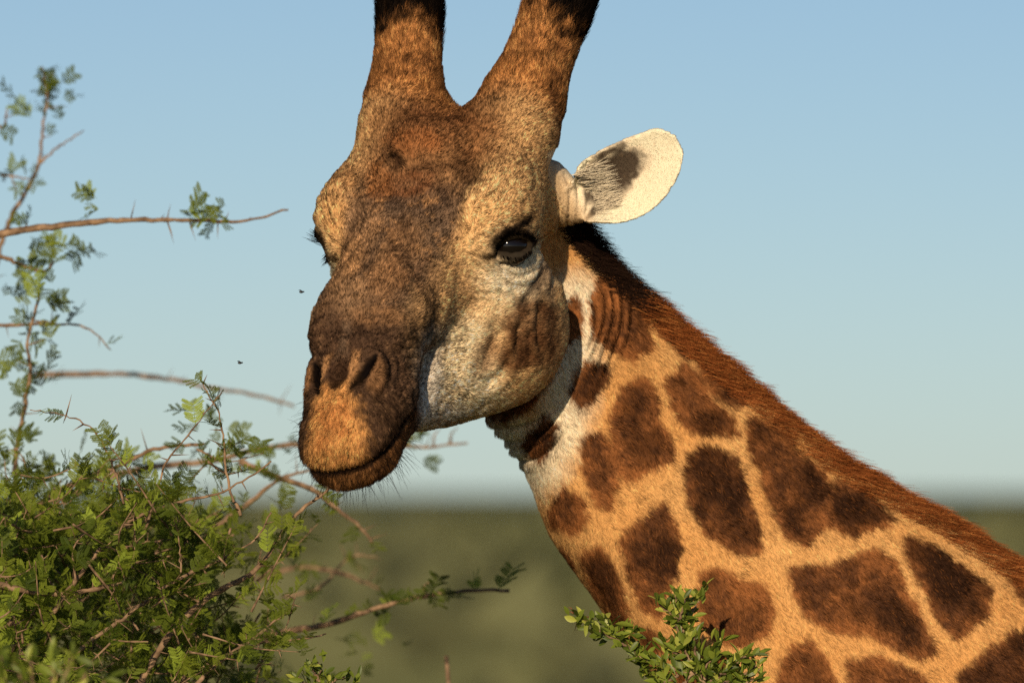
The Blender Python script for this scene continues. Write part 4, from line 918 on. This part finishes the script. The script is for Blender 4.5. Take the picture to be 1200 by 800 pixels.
# --- small evergreen shrubs with plain leaves
def plain_leaf(L_=.0175, W_=.0034, fold=.0012, curl=.002):
    st = [(0, .15), (.18, .62), (.42, 1.0), (.68, .92), (.88, .5), (1, .04)]; v, f = [], []
    for t, w in st: x = t*L_; z = -curl*t*t; v += [(x, -w*W_, z+fold*w), (x, 0, z), (x, w*W_, z+fold*w)]
    for i in range(len(st)-1):
        a = i*3; f += [(a, a+3, a+4, a+1), (a+1, a+4, a+5, a+2)]
    return np.array(v), f
PLV = [plain_leaf(), plain_leaf(.020, .0030, .0016, .004), plain_leaf(.014, .0036, .001, .001)]
PL_ME = [mesh_data('evergreen_leaf', x, M_broad) for x in PLV]
for me in PL_ME: me.polygons.foreach_set('use_smooth', np.ones(len(me.polygons), bool))
def sprig(label, paths, y, seed, step, base_px, grp, sc=(.7, 1.15), fas=(2, 5), dense=1):
    r = np.random.default_rng(seed); b = P(*base_px, y); e = empty('evergreen_shrub', (b[0], b[1], 0)); tag(e, label, 'shrub', grp)
    g0 = np.array((b[0], b[1], -.04)); top = P(*paths[0][0], y)
    stick('stem', [g0, g0*.5+top*.5+np.array((.04, 0, 0)), top], .014, .004, e, 0, rnd=r); recs = []
    for i, pts in enumerate(paths):
        nm = 'branch' if i < 2 else 'twig'; dy = 0 if i == 0 else r.uniform(-.03, .03); o, q = stick(nm, pp(pts, y, y+dy), .0032 if i < 2 else .0022, .0009, e, 0, rnd=r, jit=.001)
        s = np.r_[0, np.cumsum(np.linalg.norm(np.diff(q, axis=0), axis=1))]
        for t in np.arange(s[-1]*.12, s[-1], step):
            p = np.array([np.interp(t, s, q[:, k]) for k in range(3)]); j = min(np.searchsorted(s, t), len(q)-1); tg = q[j]-q[j-1]; tg /= np.linalg.norm(tg)+1e-9
            for k in range(r.integers(*fas)):
                d = r.normal(size=3)*.9+tg*.9+np.array((0, -.1, .5)); recs.append((p+r.normal(0, .0035, 3), basis(d, r.normal(size=3)*.6+np.array((-.1, -.6, .6))), r.uniform(*sc), int(r.integers(3))))
    put_leaves(e, recs, PLV, PL_ME, M_broad, 300, r, seen)
    return e
e = sprig('leafy evergreen shrub sprig in front of the giraffe neck', [
    [(842, 830), (822, 795), (805, 765), (795, 740), (792, 715), (790, 696)], [(815, 790), (785, 782), (755, 772), (728, 752), (705, 740), (690, 730), (676, 722)],
    [(830, 800), (855, 785), (872, 770), (885, 768)], [(800, 740), (810, 720), (822, 695)], [(798, 730), (782, 715), (772, 708)], [(825, 800), (835, 775), (845, 750)], [(822, 790), (815, 765), (812, 740)], [(830, 805), (860, 805), (890, 795)],
    [(740, 760), (752, 775), (765, 792)], [(715, 745), (712, 735), (708, 728)], [(800, 770), (785, 760), (775, 750)], [(836, 812), (850, 796), (862, 775)], [(795, 790), (780, 800), (772, 815)], [(845, 800), (872, 790), (893, 775)], [(730, 752), (735, 742), (742, 738)], [(800, 800), (820, 785), (840, 770)], [(790, 735), (800, 715), (805, 700)]],
    .02, 5, .0062, (845, 800), 'evergreen shrubs at the foot of the picture', (.8, 1.25), (3, 6))
mb = MB(); r = np.random.default_rng(3); tip = P(674, 721, .02)
for k in range(9):
    d = np.array((-.6, r.normal(0, .5), r.normal(.5, .6))); d /= np.linalg.norm(d); p0 = tip+r.normal(0, .004, 3)+np.array((.008*r.random(), 0, 0)); m_ = p0+d*.007; v, f = tube([p0, m_, m_+np.array((-.003, 0, r.normal(0, .006)))], [.0007, .0005, .0003], 4); mb.add(v, f)
mb.build('dry_tip', M_dry, e)
sprig('small evergreen shrub at the edge of the acacia bush, with upright bright leaves', [[(380, 840), (378, 815), (376, 795), (372, 775)], [(378, 815), (392, 798), (405, 788)], [(380, 820), (362, 805), (348, 792)], [(385, 825), (400, 810), (418, 798)], [(376, 800), (366, 785), (360, 776)]], -.02, 9, .0075, (380, 800), 'evergreen shrubs at the foot of the picture', (.65, 1.1), (2, 5))
sprig('yellow green evergreen shrub out of focus before the acacia bush', [[(60, 860), (58, 820), (62, 785), (60, 758)], [(58, 840), (30, 805), (15, 775)], [(60, 840), (90, 805), (110, 775)], [(60, 830), (75, 795), (85, 765)], [(50, 850), (25, 820), (0, 790)], [(60, 845), (100, 820), (128, 795)], [(40, 840), (38, 800), (36, 765)], [(62, 850), (85, 820), (100, 800)], [(-10, 840), (-5, 800), (5, 765)]], -1.15, 13, .012, (50, 800), 'evergreen shrubs at the foot of the picture', (.8, 1.3), (2, 4))
st = empty('dead_stalk', tuple(np.array((P(527, 800, 1.1)[0], P(527, 800, 1.1)[1], 0)))); tag(st, 'thin bare brown stalk standing below the giraffe chin, out of focus', 'stalk')
stick('stalk', [np.array((st.location.x, st.location.y, -.03)), np.array((st.location.x-.02, st.location.y, 1.8)), P(526, 800, 1.1), P(523, 768, 1.1)], .010, .003, st, 0)

# --- flies
M_fly = mat('fly', (.01, .01, .012), .4, .5)
for (x, z, y), lab in (((353, 342, .05), 'tiny dark fly in the air beside the giraffe nose'), ((281, 425, .0), 'tiny dark fly hovering between the muzzle and the thorn branches')):
    bm = bmesh.new(); bmesh.ops.create_uvsphere(bm, u_segments=10, v_segments=8, radius=.0016); bmesh.ops.scale(bm, vec=(1.7, 1, 1), verts=bm.verts)
    h = bmesh.ops.create_icosphere(bm, subdivisions=1, radius=.0011); bmesh.ops.translate(bm, vec=(.0030, 0, .0002), verts=h['verts'])
    for s in (-1, 1):
        w = [bm.verts.new(c) for c in ((.0008, s*.0008, .0014), (-.0006, s*.0034, .0026), (-.0034, s*.0030, .0022), (-.0026, s*.0008, .0016))]; bm.faces.new(w)
    me = bpy.data.meshes.new('fly'); bm.to_mesh(me); bm.free(); me.materials.append(M_fly); o = bpy.data.objects.new('fly', me); col.objects.link(o); o.location = P(x, z, y); tag(o, lab, 'fly')
